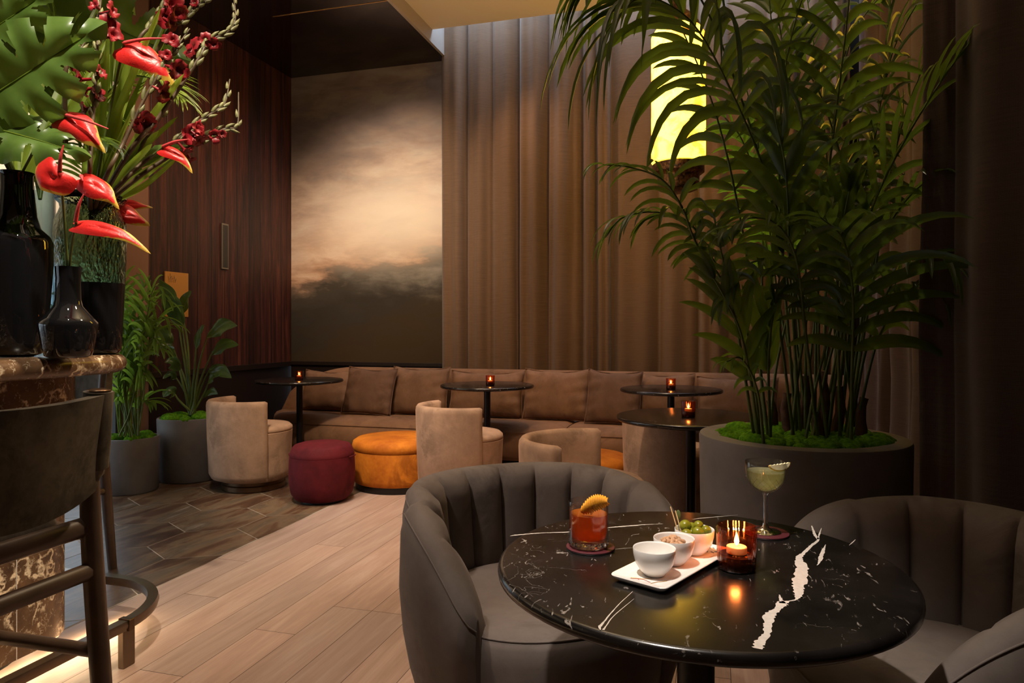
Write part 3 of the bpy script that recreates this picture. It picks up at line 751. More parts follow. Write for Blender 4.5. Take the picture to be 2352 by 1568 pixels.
for px, d, a, lb in ((1064, 4.95, 209, 'beige velvet tub chair right of the big orange pouf'), (1348, 3.42, 162, 'beige velvet tub chair turned away, just behind the grey armchair'), (1556, 4.28, 200, 'beige velvet tub chair behind the table beside the big planter')):
    c = dup(T0, label=lb); place(c, px, d, a)

# ---------------------------------------------------------------- poufs
p = cw((740-1176)/F*4.92, 4.92)
o = thing('pouf', 'small dark maroon velvet pouf on the floor between chair and orange pouf', 'pouf', (p.x, p.y, 0), 1.2)
rs = .227
MB().lathe([(0, .012), (.15, .012), (.185, .022), (.212, .06), (.223, .12), (.228, .2), (.226, .27), (.222, .315), (.222, .322)], n=64).build('body', 'velvet_maroon', o)
MB().lathe([(.222, .320), (.2235, .325), (.218, .345), (.205, .375), (.197, .385), (.190, .392), (.15, .404), (.08, .412), (0, .414)], n=64).build('top_panel', 'velvet_maroon', o)
MB().lathe([(0, 0), (.15, 0), (.15, .014), (0, .014)], n=40).build('base', 'black_metal', o, auto=40)
for a in (R(-62)+0, R(118)):
    c = V((math.cos(a), math.sin(a), 0)); tg = V((-c.y, c.x, 0))
    MB().tube([c*.221+tg*.05+V((0, 0, .318)), c*.235+tg*.03+V((0, 0, .322)), c*.24+V((0, 0, .322)), c*.235-tg*.03+V((0, 0, .322)), c*.221-tg*.05+V((0, 0, .318))], .006, 8, flat=.6).build('handle', 'velvet_maroon', o)
def opouf(r, h, lb, px, d, rz):
    p = cw((px-1176)/F*d, d)
    o = thing('pouf', lb, 'pouf', (p.x, p.y, 0), rz, 'drum poufs in orange velvet')
    MB().lathe([(0, 0), (r-.02, 0), (r-.018, .05), (0, .05)], n=64).build('base', 'black_metal', o, auto=40)
    MB().lathe([(0, .045), (r-.02, .047), (r-.004, .06), (r+.002, .09), (r+.004, h-.11), (r-.001, h-.092)], n=72).build('body', 'velvet_orange', o)
    MB().lathe([(r-.003, h-.092), (r+.004, h-.086), (r+.007, h-.06), (r+.000, h-.030), (r-.03, h-.010), (r-.12, h+.003), (0, h+.006)], n=72).build('lid', 'velvet_orange', o)
opouf(.345, .385, 'large orange velvet drum pouf right of the maroon pouf', 916, 5.38, .3)
opouf(.30, .385, 'orange velvet drum pouf half hidden behind the turned-away tub chair', 1341, 4.62, 2.2)

# ---------------------------------------------------------------- grey channel-tufted armchairs
def armchair(x, y, face, label, rmax=.385):
    """opens towards the direction `face` (radians, room frame)"""
    o = thing('armchair', label, 'armchair', (x, y, 0), face, 'grey channel-tufted armchairs')
    NCH = 12; A = R(133); n = NCH*14
    def plan(a):      # rounded-square plan, slightly longer to the front
        c, s = abs(math.cos(a)), abs(math.sin(a)); q = 2.35; r = 1/((c**q+s**q)**(1/q)); return r*(1.06 if math.cos(a) > 0 else 1)
    P = []
    for i in range(n+1):
        u = i/n; ph = -A+2*A*u; a = math.pi+ph; k = plan(a); au = abs(ph)
        f = min(1, max(0, (au-R(62))/(A-R(62))))
        ht = .757-.03*f-.22*f**4
        ch = abs(math.sin(math.pi*u*NCH))**.40*.030
        endk = min(1, (A-au)/.13); endk = math.sqrt(max(0, 1-(1-endk)**2))*.75+.25
        prof = [(.295, .20), (.285-ch*.2, .36), (.282-ch, .46), (.292-ch, .56), (.302-ch, ht-.075), (.310-ch*.9, ht-.035), (.324-ch*.4, ht-.010), (.342, ht), (.360, ht-.006), (.376, ht-.028), (.386, ht-.075), (.390, .52), (.380, .40), (.362, .30), (.340, .22), (.322, .195)]
        mid = .335; row = []
        for j, (r_, z) in enumerate(prof):
            z = min(z, ht-.0005*j) if z < ht else z
            if j in (2, 3) and z > ht-.08: z = ht-.08-(.02 if j == 2 else 0)
            if j == 11 and z > ht-.10: z = ht-.10
            rr = mid+(r_-mid)*endk
            rr *= k*(rmax/.39)
            row.append((rr*math.cos(a), rr*math.sin(a), z))
        P.append(row)
    m = MB().grid(P, cv=True); m.fan(P[0], True); m.fan(P[-1]); bk = m.build('backrest', 'velvet_grey', o, auto=75)
    m = MB()
    m.tube([V(r[9]) for r in P], .0024, 6, cap=False); m.build('seam', 'velvet_grey', bk)
    # seat
    Q = []; N = 72
    prof = [(.0, .20), (.80, .20), (.93, .215), (.985, .25), (1.0, .31), (1.0, .39), (.985, .43), (.95, .448), (.85, .460), (.5, .466), (.0, .468)]
    for i in range(N):
        a = 2*math.pi*i/N; k = plan(a); rb = .285 if math.cos(a) < .2 else .285+.035*min(1, (math.cos(a)-.2)/.35)
        Q.append([(rb*k*r_*math.cos(a), rb*k*r_*math.sin(a), z) for r_, z in prof])
    st_ = MB().grid(Q, cu=True).build('seat', 'velvet_grey', o, auto=70)
    w_ = MB(); w_.tube([V(Q[i % N][7])+V((0, 0, .001)) for i in range(N+1)], .003, 5, cap=False); w_.build('piping', 'velvet_grey', st_)
    for sx in (-1, 1):
        for sy in (-1, 1):
            MB().tube([(.20*sx, .19*sy, .215), (.235*sx, .225*sy, 0)], [.014, .008], 14).build('leg', 'gold', o)
    return o
c1 = cw(.075, 2.02); f1 = math.atan2(fc.y-c1.y, fc.x-c1.x)
armchair(c1.x, c1.y, f1-R(2), 'grey velvet channel-back armchair left of the foreground table')
c2 = cw(.955, 1.57); f2 = math.atan2(fc.y-c2.y, fc.x-c2.x)
armchair(c2.x, c2.y, f2-R(15), 'grey velvet channel-back armchair in shadow right of the foreground table')
# ---------------------------------------------------------------- bar counter
def rrect(x0, y0, x1, y1, r, k=10):
    """plan outline with the two +x corners rounded; x1 is the guests' side, y1 the far end"""
    out = [(x0, y0), (x1, y0)]
    for i in range(k+1):
        a = math.pi/2*i/k; out.append((x1-r+r*math.cos(a), y1-r+r*math.sin(a)))
    out.append((x0, y1)); return out
def slab(out_f, prof):
    """prof: (inset, z)"""
    P = [[(x, y, z) for x, y in out_f(i)] for i, z in prof]
    m = MB().grid(P, cv=True); m.fan(P[0], True); m.fan(P[-1]); return m
BH = 1.115
bar = thing('bar_counter', 'rounded brown veined marble bar counter at the left edge', 'bar counter', (0, 0, 0))
pr = []
for i in range(13):
    a = -math.pi/2+math.pi*i/12; pr.append((.034-.034*math.cos(a), BH-.034+.034*math.sin(a)))
slab(lambda i: rrect(-3.05, -1.5, -2.05-i, 2.24-i, .32-i), pr).build('countertop', 'marble_brown', bar, auto=50)
slab(lambda i: rrect(-2.95, -1.5, -2.30-i, 2.16-i, .26), [(0, .07), (0, .94)]).build('base', 'marble_brown', bar, auto=50)
slab(lambda i: rrect(-2.95, -1.5, -2.275-i, 2.19-i, .27), [(0, .94), (0, BH-.068)]).build('top_band', 'marble_brown', bar, auto=50)
m = MB()
for vv in (1.35, .75, 1.83): m.box(-2.2995, vv, .07, -2.2985, vv+.003, .94)
for vv in (1.55, .9): m.box(-2.2745, vv, .945, -2.2738, vv+.003, BH-.07)
m.build('joint', 'vein_white', bar, smooth=False)
slab(lambda i: rrect(-2.9, -1.5, -2.42-i, 2.04-i, .2), [(0, 0), (0, .07)]).build('toe_kick', 'black_metal', bar, auto=50)
m = MB(); q = rrect(-2.9, -1.5, -2.385, 2.075, .22); m.tube([(x, y, .062) for x, y in q[1:-1]], .008, 6); m.build('led_strip', 'led_strip', bar)
for k in range(4):
    l = bpy.data.lights.new('led_glow', 'AREA'); l.energy = 3.2; l.color = (1, .74, .42); l.shape = 'RECTANGLE'; l.size = .06; l.size_y = .8
    lo = bpy.data.objects.new('led_glow', l); COL.objects.link(lo); lo.location = (-2.34, -.3+k*.75, .066); lo.rotation_euler = (0, R(-25), 0); lo.parent = bar
# bronze foot rail
rail = thing('foot_rail', 'curved flat bronze foot rail on posts around the bar base', 'foot rail', (0, 0, 0))
RX, RY, RR_ = -2.02, 2.36, .36
q = rrect(-2.9, -1.5, RX, RY, RR_, 16)[1:]; q[0] = (RX, -1.5)
P = []
for i, (x, y) in enumerate(q):
    a = V(q[max(0, i-1)]); b = V(q[min(len(q)-1, i+1)]); tg = (b-a).normalized(); nn = V((tg.y, -tg.x))
    P.append([(x+nn.x*u, y+nn.y*u, z) for u, z in ((.018, .135), (.023, .152), (.018, .168), (-.018, .168), (-.023, .152), (-.018, .135))])
m = MB().grid(P, cv=True); m.fan(P[0], True); m.fan(P[-1]); m.build('rail', 'rail_bronze', rail, auto=40)
for (x, y, rz) in ((RX, 2.02, 0), (RX, 1.0, 0), (RX, 0, 0)):
    m = MB(); m.box(-.014, -.026, 0, .014, .026, .136); o = m.build('post', 'rail_bronze', rail, smooth=False, loc=(x, y, 0), bevel=.004)
    m = MB(); m.box(-.026, -.012, .130, .026, .012, .1715); m.build('bracket', 'bronze', rail, smooth=False, loc=(x, y, 0), bevel=.003)

# ---------------------------------------------------------------- bar stools
def stool(loc, rz, label):
    """back towards +x, seat centre at the origin"""
    o = thing('bar_stool', label, 'bar stool', loc, rz, 'leather back bar stools')
    W = .235
    for sy in (-1, 1):
        pts = [(.30, sy*W*1.12, 0), (.28, sy*W*1.08, .30), (.262, sy*W*1.04, .62), (.262, sy*W, .80), (.275, sy*W*.96, .93), (.29, sy*W*.94, 1.045)]
        C = catmull(pts, 6); n = len(C); rr = [.018+.007*math.sin(math.pi*min(1, .15+i/(n-1))) for i in range(n)]
        m = MB().tube(C, rr, 12); m.build('leg', 'stool_wood', o)
        m = MB().tube(catmull([(-.27, sy*W*.95, 0), (-.235, sy*W, .4), (-.21, sy*W, .72)], 5), .017, 12); m.build('leg', 'stool_wood', o)
        MB().tube([(-.245, sy*W, .40), (.270, sy*W*1.06, .40)], .017, 10).build('stretcher', 'stool_wood', o)
        MB().tube([(-.215, sy*W, .70), (.25, sy*W, .70)], .020, 10).build('stretcher', 'stool_wood', o)
    MB().tube([(-.245, -W, .27), (-.245, W, .27)], .013, 10).build('footrest', 'rail_bronze', o)
    MB().tube([(.262, -W, .605), (.262, W, .605)], .019, 10, flat=1.2).build('stretcher', 'stool_wood', o)
    MB().tube([(.250, -W, .715), (.250, W, .715)], .020, 10, flat=1.3).build('stretcher', 'stool_wood', o)
    # leather sling back: curved sheet wrapped round the posts, with a lower bowed edge
    n = 26; P = []
    for i in range(n+1):
        y = (-1+2*i/n); bow = .055*(1-y*y); row = []
        zb = .825-.05*(1-y*y)+(.0 if abs(y) < .9 else .02); zt = 1.052-.012*(1-y*y)
        for side, off in ((1, .022), (-1, -.012)):
            js = range(9) if side == 1 else range(8, -1, -1)
            for j in js:
                z = zb+(zt-zb)*j/8; lean = .262+.033*(j/8)
                row.append((lean+bow*.9+off, y*(W+.022), z))
        P.append(row)
    m = MB().grid(P, cv=True); m.fan(P[0], True); m.fan(P[-1]); m.build('backrest', 'velvet_charcoal', o, auto=60)
    for sy in (-1, 1):
        m = MB(); q = [(.282, sy*(W-.008), .868), (.292, sy*(W-.012), .92), (.303, sy*(W-.014), 1.055)]
        m.tube(q, .034, 16, flat=.95); m.build('sleeve', 'velvet_charcoal', o)
        m = MB(); m.sphere((.303, sy*(W-.014), 1.056), .029, 14, 6, (1, 1, .25)); m.build('post_cap', 'bronze', o)
    m = MB(); P = []
    for i in range(40):
        a = 2*math.pi*i/40; c, s = math.cos(a), math.sin(a); q = 1/((abs(c)**4+abs(s)**4)**.25)
        P.append([(c*q*r_*.235, s*q*r_*.24, z) for r_, z in ((0, .69), (.9, .69), (.98, .70), (1, .725), (.97, .75), (.85, .765), (0, .772))])
    m.grid(P, cu=True); m.build('seat', 'velvet_charcoal', o, auto=60)
    return o
stool((-1.755, 1.145, 0), 0, 'wood and charcoal leather bar stool nearest the camera at the counter')
stool((-3.17, 2.52, 0), R(90), 'bar stool at the rounded far end of the counter, mostly hidden')

# ---------------------------------------------------------------- vases on the counter
CZ = BH
def onbar(px, py, d): return at(px, py, d)
VS = {}
def vase(name, label, px, d, prof, mat, parts=(), rz=0, scal=None, solid=None, n=64):
    p = cw((px-1176)/F*d, d); o = thing(name, label, 'vase', (p.x, p.y, CZ+.001), rz, None)
    MB().lathe(prof, n=n, scal=scal).build('body', mat, o, auto=60)
    VS[px] = o; return o
k = 2.30/F
def prof_px(rows, base, kk, thick=.004, inner=True):
    """rows of (half width px, y px) from the foot up"""
    pts = [(w*kk, (base-y)*kk) for w, y in rows]
    pts = [(0, 0)]+pts
    if inner: pts += [(max(.001, r-thick), max(z, .014)) for r, z in reversed(pts[1:])]+[(0, .014)]
    return pts
va = vase('vase', 'tall black glass vase with shouldered neck at the left edge of the bar', 38, 2.33, prof_px([(34, 822), (50, 815), (58, 790), (66, 700), (72, 610), (72, 560), (66, 545), (48, 527), (40, 500), (34, 440), (33, 408), (36, 400)], 822, 2.33/F), 'black_glass')
MB().lathe([(.047, .258+.165), (.054, .262+.165), (.054, .275+.165), (.047, .279+.165)], n=48).build('neck_ring', 'rail_bronze', va)
vb = vase('vase', 'small black glass bottle vase with narrow neck in front of the others', 157, 2.26, prof_px([(38, 822), (47, 818), (52, 800), (60, 750), (60, 742), (52, 732), (30, 705), (26, 690), (25, 640), (27, 614)], 822, 2.26/F, .003), 'black_glass')
vc = vase('vase', 'large rippled glass vase, clear above and black below', 208, 2.56, prof_px([(50, 812), (60, 809), (63, 800), (66, 740), (68, 690), (70, 650)], 812, 2.56/F, .004), 'black_glass')
m = MB().lathe([(w*2.56/F, (812-y)*2.56/F) for w, y in [(70, 650), (72, 600), (74, 540), (72, 510), (64, 492), (60, 480), (62, 470), (70, 462), (72, 458), (70, 452), (66, 450), (66, 458), (58, 468), (56, 480), (60, 494), (68, 512), (70, 540), (68, 600), (66, 650)]], n=64)
m.build('upper_glass', 'rippled_glass', vc)
m = MB().lathe([(w*2.56/F, (812-y)*2.56/F) for w, y in [(64, 462), (73, 457), (74, 452), (70, 447), (64, 452)]], n=64); m.build('rim', 'black_glass', vc)
vd = vase('vase', 'slim clear glass cylinder vase behind the black vases', 92, 2.62, [(0, 0), (.050, 0), (.050, .62), (.047, .62), (.047, .012), (0, .012)], 'smoke_glass')

# ---------------------------------------------------------------- leaves and flowers
def leaf(m, path, width, nrm, fold=.15, wave=0, tipw=.0, seg=None, basew=.15, cup=0):
    """ribbon leaf along path (list of V). width at the widest; nrm = facing side"""
    N = len(path); P = []
    for i, p in enumerate(path):
        t = i/(N-1); tg = (path[min(i+1, N-1)]-path[max(i-1, 0)]).normalized()
        sd = tg.cross(V(nrm)).normalized(); up = sd.cross(tg)
        w = width*.5*((basew+(1-basew)*math.sin(math.pi*min(1, t*1.0)**.62)) if t < .999 else tipw+.001)
        wv = wave*math.sin(t*17)
        P.append([p-sd*w+up*(w*fold+wv*w), p-sd*w*.5+up*w*fold*.4, p, p+sd*w*.5+up*w*fold*.4, p+sd*w+up*(w*fold-wv*w)])
    m.grid(P); return m
def arc(p0, d0, L, droop, n=8, curl=0):
    """path starting at p0 heading d0, bending down"""
    p = V(p0); d = V(d0).normalized(); out = [p.copy()]; h = L/n
    for i in range(n):
        d = (d+V((0, 0, -1))*droop*(.35+i/n)/n*1.6).normalized(); p = p+d*h; out.append(p.copy())
    return out
CAMV = V((0, 0, HC))
def monstera(px_tip, px_base, d, wid, label, lobes=6, tilt=.3, flip=1, dt=0, stem_to=None):
    tip = at(px_tip[0], px_tip[1], d+dt); base = at(px_base[0], px_base[1], d); o = thing('monstera_leaf', label, 'leaf', base)
    ax = (tip-base); L = ax.length; ax.normalize(); view = (CAMV-base).normalized(); view = (view+V((0, 0, tilt))).normalized()
    sd = ax.cross(view).normalized(); up = sd.cross(ax)
    m = MB(); n = 84; w = wid
    for s in (1, -1):
        P = []; 
        for i in range(n+1):
            t = i/n; ww = w*(math.sin(math.pi*min(1, .10+t*.9)))**.75*(1-.35*t); row = []
            for j in range(11):
                q = j/10; back = .30*q*(1-t)-.0
                pos = ax*(L*(t-.10*q*(1-t)*2+.22*q*t)) + sd*s*ww*q
                hump = up*(.16*w*math.sin(q*2.2)*(1) - .25*w*q*q - .10*L*t*t) + up*(.012*math.sin(t*lobes*6.283)*q)
                row.append(pos+hump)
            P.append(row)
        def cut(i, j):
            ph = (i/n*lobes) % 1; q = j/10
            wdt = .13*(q-.25)/.75+.05
            if q > .25 and .5-wdt < ph < .5+wdt and .06 < i/n < .93: return True
            return False
        m.grid(P, skip=cut)
    m.build('blade', 'monstera_green', o, auto=60)
    m = MB(); m.tube([ax*(L*t)+up*(.0015-.10*L*t*t) for t in [k/12 for k in range(13)]], [.004*(1-k/14) for k in range(13)], 6)
    m.build('midrib', 'blade_green', o)
    if stem_to is not None:
        b = V(stem_to)-base; mid = b*.5+V((0, 0, .05)); MB().tube(catmull([V((0, 0, 0)), mid, b], 8), .006, 8).build('stem', 'palm_stem', o)
    return o
nk1 = V(va.location)+V((0, 0, .58)); nk3 = V(vc.location)+V((0, 0, .50)); nk4 = V(vd.location)+V((0, 0, .58)); nk2 = V(vb.location)+V((0, 0, .26))
monstera((175, 92), (-95, 270), 2.12, .20, 'large lit monstera leaf at the left edge above the black vase', 6, .1, stem_to=nk1)
monstera((70, 5), (-110, 130), 2.2, .15, 'monstera leaf with rolled lobes at the upper left corner', 5, .2, stem_to=nk1+V((0, 0, .02)))
monstera((150, 330), (-60, 285), 2.16, .12, 'lower drooping monstera leaf just above the red anthuriums', 4, .5, dt=.0, stem_to=nk1)
monstera((385, 120), (215, 40), 2.72, .17, 'broad green leaf behind the topmost anthurium', 3, -.1, stem_to=nk3+V((0, 0, .0)))
monstera((250, -60), (120, 210), 2.80, .26, 'big backlit monstera leaf at the top behind the gladiolus', 5, 0, stem_to=nk4)
monstera((60, -120), (20, 190), 2.85, .26, 'tall backlit leaf behind the large monstera leaf', 5, 0, stem_to=nk4)
monstera((395, 345), (260, 400), 2.6, .07, 'small dark leaf beneath the lowest anthurium', 1, .2, stem_to=nk3)
def blades(specs, group, lab, mat='blade_green', w=.022):
    rr = random.Random(3); ords = 'first second third fourth fifth sixth seventh eighth ninth tenth eleventh twelfth thirteenth fourteenth fifteenth sixteenth seventeenth eighteenth nineteenth twentieth twenty-first twenty-second twenty-third twenty-fourth'.split()
    specs = sorted(specs, key=lambda q: q[2]); cnt = {0: 0, 1: 0}
    for i, (x0, y0, x1, y1, bow, d0, d1, ww) in enumerate(specs):
        left = x0 < 100; cnt[left] += 1; lab = 'green sword leaf rising from the %s vase, its tip %s from the left' % ('tall black' if left else 'rippled', ords[cnt[left]-1])
        a = at(x0, y0, d0); b = at(x1, y1, d1); o = thing('sword_leaf', lab, 'leaf', a, 0, group)
        mid = (a+b)/2+V((0, 0, bow)); C = [p-a for p in catmull([a, mid, b], 8)]
        m = leaf(MB(), C, ww, (CAMV-a).normalized()+V((rr.uniform(-.5, .5), rr.uniform(-.5, .5), rr.uniform(-.3, .3))), .35, 0, 0, basew=.45)
        m.build('blade', mat, o)
rr = random.Random(21); sp = []
for k in range(26):      # sprays rising out of the two tall vases
    x0 = rr.choice([40, 50, 60, 190, 205, 220, 235]); y0 = 430 if x0 < 100 else 465
    x1 = x0+rr.uniform(-40, 200); y1 = rr.uniform(-20, 190)
    sp.append((x0, y0, x1, y1, rr.uniform(-.02, .03), 2.35 if x0 < 100 else 2.56, rr.uniform(2.3, 2.75), rr.uniform(.018, .040)))
sp += [(225, 460, 408, 268, .02, 2.56, 2.5, .024), (230, 460, 365, 300, .01, 2.56, 2.45, .03), (235, 462, 350, 330, .01, 2.56, 2.4, .030), (240, 465, 415, 338, .0, 2.56, 2.5, .034), (250, 466, 405, 365, -.02, 2.56, 2.55, .022), (215, 455, 312, 235, .0, 2.56, 2.4, .018), (205, 455, 282, 270, 0, 2.56, 2.5, .022), (245, 466, 345, 385, -.01, 2.56, 2.6, .02)]
blades(sp, 'long sword leaves rising from the vases', 'long green sword leaf fanning out of the vases on the bar')
def frond(o, pts, n=26, ll=.30, start=.35, wid=.03, droop=1.0, mat='palm_leaf', rad=(.009, .003), spread=55, up=(0, 0, 1), seed=0, name='frond', twist=0, fan=0, dense=1.0, taper=.45, ns=8, asym=(1, 1)):
    """one pinnate palm frond: petiole, rachis and two rows of folded leaflets; returns the mesh object"""
    rr = random.Random(seed); C = catmull(pts, 10); org = V(o.location) if o else V()
    L = [0]
    for a, b in zip(C, C[1:]): L.append(L[-1]+(b-a).length)
    T = L[-1]
    def P(s):
        for i in range(len(L)-1):
            if L[i+1] >= s or i == len(L)-2:
                t = (s-L[i])/max(1e-6, L[i+1]-L[i]); return C[i].lerp(C[i+1], t), (C[i+1]-C[i]).normalized()
    m = MB(); m.cur = 1
    m.tube([p-org for p in C], [rad[0]+(rad[1]-rad[0])*l/T for l in L], 7, cap=True); m.cur = 0
    for k in range(n):
        t = k/(n-1); s = T*(start+(1-start)*t*.995); p, tg = P(s)
        side0 = tg.cross(V(up)).normalized()
        if side0.length < .1: side0 = V((1, 0, 0))
        nup = side0.cross(tg).normalized()
        if twist: side0 = Matrix.Rotation(twist, 3, tg) @ side0; nup = Matrix.Rotation(twist, 3, tg) @ nup
        for sg in (1, -1):
            if rr.random() > dense: continue
            ang = R(spread*(1-.55*t)+rr.uniform(-7, 7)); lf = ll*(1-taper*abs(t-.40)**1.3*2.0)*rr.uniform(.85, 1.1)*(asym[0] if sg > 0 else asym[1])
            d = tg*math.cos(ang)+side0*sg*math.sin(ang)+nup*(.22+rr.uniform(-.12, .12))
            path = [q-org for q in arc(p, d, max(.06, lf), droop*rr.uniform(.7, 1.3), ns)]
            leaf(m, path, wid*rr.uniform(.8, 1.15)*(1-.3*t), nup, .45, 0, 0, basew=.22)
    return m.build(name, [mat, 'palm_stem'], o)
def afrond(label, pts, **k):
    o = thing('palm_frond', label, 'palm frond', pts[0]); frond(o, pts, name='leaflets', **k); return o
afrond('bright arching palm frond spreading right below the top anthurium', [nk3, at(215, 330, 2.6), at(240, 225, 2.6), at(300, 175, 2.6), at(375, 190, 2.55), at(415, 225, 2.5)], n=46, ll=.24, start=.30, wid=.015, droop=.6, mat='blade_green', rad=(.005, .002), spread=50, seed=2)
afrond('green palm frond rising at the top left behind the gladiolus', [nk4, at(120, 300, 2.75), at(140, 120, 2.8), at(170, -60, 2.8)], n=24, ll=.30, start=.3, wid=.030, droop=.5, mat='areca_leaf', rad=(.006, .003), spread=45, seed=4)
afrond('palm frond behind the middle anthuriums with thin tips pointing right', [nk3+V((0, 0, .0)), at(190, 400, 2.6), at(200, 310, 2.62), at(250, 270, 2.6), at(300, 290, 2.6)], n=22, ll=.17, start=.3, wid=.013, droop=.9, mat='areca_leaf', rad=(.004, .002), spread=60, seed=6)
afrond('low palm frond arching left behind the round anthurium', [nk1, at(100, 370, 2.4), at(150, 320, 2.4), at(210, 315, 2.35), at(245, 330, 2.3)], n=20, ll=.16, start=.3, wid=.018, droop=1.0, mat='palm_leaf', rad=(.004, .002), spread=50, seed=8)
def gladiolus(label, pts, d, seed, flowers, buds=9, root=None, tint='petal_red'):
    rr = random.Random(seed); P = [at(x, y, d+(i-len(pts)/2)*.02) for i, (x, y) in enumerate(pts)]
    if root is not None: P = [V(root)]+P
    o = thing('gladiolus', label, 'flower', P[0]); org = P[0]; C = catmull(P, 10); N = len(C)
    MB().tube([p-org for p in C], [.0085*(1-.7*i/N) for i in range(N)], 8).build('stem', 'glad_stem', o)
    m = MB()     # pointed bud sheaths alternating along the tip
    for k in range(int(buds*1.7)):
        i = int(N*(.42+.57*k/(buds*1.7))); i = min(N-2, i); tg = (C[i+1]-C[i]).normalized(); vw = (CAMV-C[i]).normalized(); sd = tg.cross(vw)*(1 if k % 2 else -1)
        s = .044*(1-.45*k/(buds*2))*rr.uniform(.8, 1.2); dd = (tg+sd*rr.uniform(.16, .34)).normalized(); c = C[i]-org+sd*.004
        m.tube([c, c+dd*s*.3, c+dd*s*.65, c+(dd*.9+tg*.25).normalized()*s], [.0045, .0085*(1-.4*k/(buds*2)), .0065*(1-.4*k/(buds*2)), .0006], 7)
    m.build('bud', 'bud_green', o); 
    for (x, y, s) in flowers:
        s *= 1.35
        c = at(x, y, d-.01); i = min(range(N), key=lambda q: (C[q]-c).length); b = C[i]; f = MB()
        ax = (c-b); ax = (ax.normalized() if ax.length > .01 else (CAMV-c).normalized()); ax = (ax+(CAMV-c).normalized()*.5+V((rr.uniform(-.5, .5), rr.uniform(-.5, .5), rr.uniform(-.4, .5)))).normalized()
        u = ax.cross(V((0, 0, 1))).normalized(); w = ax.cross(u); f.tube([b-org, c-org-ax*s*.3], [.004, .006], 7)
        for q in range(6):
            a = q*math.pi/3+rr.uniform(-.25, .25); ls = rr.uniform(.75, 1.35); dr = u*math.cos(a)+w*math.sin(a); P2 = []; base = c-org-ax*s*.35
            for t in (0, .3, .6, .85, 1.0):
                out = dr*s*(.12+.75*t**1.3)*ls+ax*s*(.9*t-.6*t**3)*ls; tw = dr.cross(ax); wd = s*(.10+.40*math.sin(math.pi*min(1, t*.85)))
                P2.append([base+out-tw*wd+ax*wd*.35*math.sin(t*9+q), base+out-tw*wd*.4, base+out+ax*-.06*s, base+out+tw*wd*.4, base+out+tw*wd+ax*wd*.35*math.cos(t*8+q)])
            f.grid(P2)
        f.build('blossom', tint, o)
    return o
gladiolus('upright gladiolus spike with dark red blooms at the top left centre', [(206, 400), (213, 280), (221, 170), (226, 60), (235, -30)], 2.30, 1, [(178, 180, .028), (252, 62, .03), (262, 80, .02), (205, 150, .016), (232, 165, .02), (195, 205, .02), (228, 215, .026), (190, 250, .026), (215, 10, .016), (262, 25, .02)], 10, nk3)
gladiolus('gladiolus leaning right in front of the top anthurium', [(246, 400), (285, 325), (330, 230), (375, 155), (405, 110), (436, 66)], 2.36, 2, [(335, 282, .032), (378, 212, .026), (412, 160, .026), (395, 90, .022), (382, 125, .018)], 9, nk3)
gladiolus('tall gladiolus curving up to a long bud tip at upper right', [(300, 345), (360, 275), (420, 190), (462, 125), (478, 95), (520, 75), (540, 45), (537, -8)], 2.44, 3, [(440, 112, .032), (472, 92, .018), (490, 100, .018), (318, 282, .012)], 12, nk3)
gladiolus('lower gladiolus with crimson blooms and green bud tip, left of the door grille', [(270, 430), (330, 372), (385, 335), (420, 310), (458, 278), (495, 255), (517, 235), (528, 182)], 2.48, 4, [(445, 305, .032), (462, 322, .026), (430, 350, .028), (455, 292, .02)], 9, nk3)
gladiolus('lowest gladiolus pointing right with an upturned bud tip', [(300, 420), (380, 365), (440, 335), (480, 312), (520, 295), (545, 288), (548, 212)], 2.54, 5, [(492, 312, .020), (510, 308, .014), (438, 370, .02)], 7, nk3)
gladiolus('gladiolus crossing the top edge with bright red blooms', [(315, 100), (345, 60), (372, 20), (392, -20)], 2.52, 6, [(398, 12, .036), (382, 40, .032), (410, 30, .028), (395, 50, .02)], 6, at(262, 250, 2.58))
gladiolus('gladiolus with pale buds slanting along the top edge', [(385, 75), (418, 50), (445, 20), (480, -5)], 2.58, 8, [(445, 5, .016)], 6, at(330, 175, 2.6))
gladiolus('thin gladiolus bud spike among the leaves right of the vases', [(340, 310), (372, 262), (392, 215), (408, 185)], 2.50, 9, [], 6, at(290, 400, 2.55))
gladiolus('reddish brown gladiolus bud stem left of the upright spike', [(150, 170), (168, 135), (190, 105), (213, 60)], 2.34, 10, [(176, 148, .02)], 4, at(150, 330, 2.4))
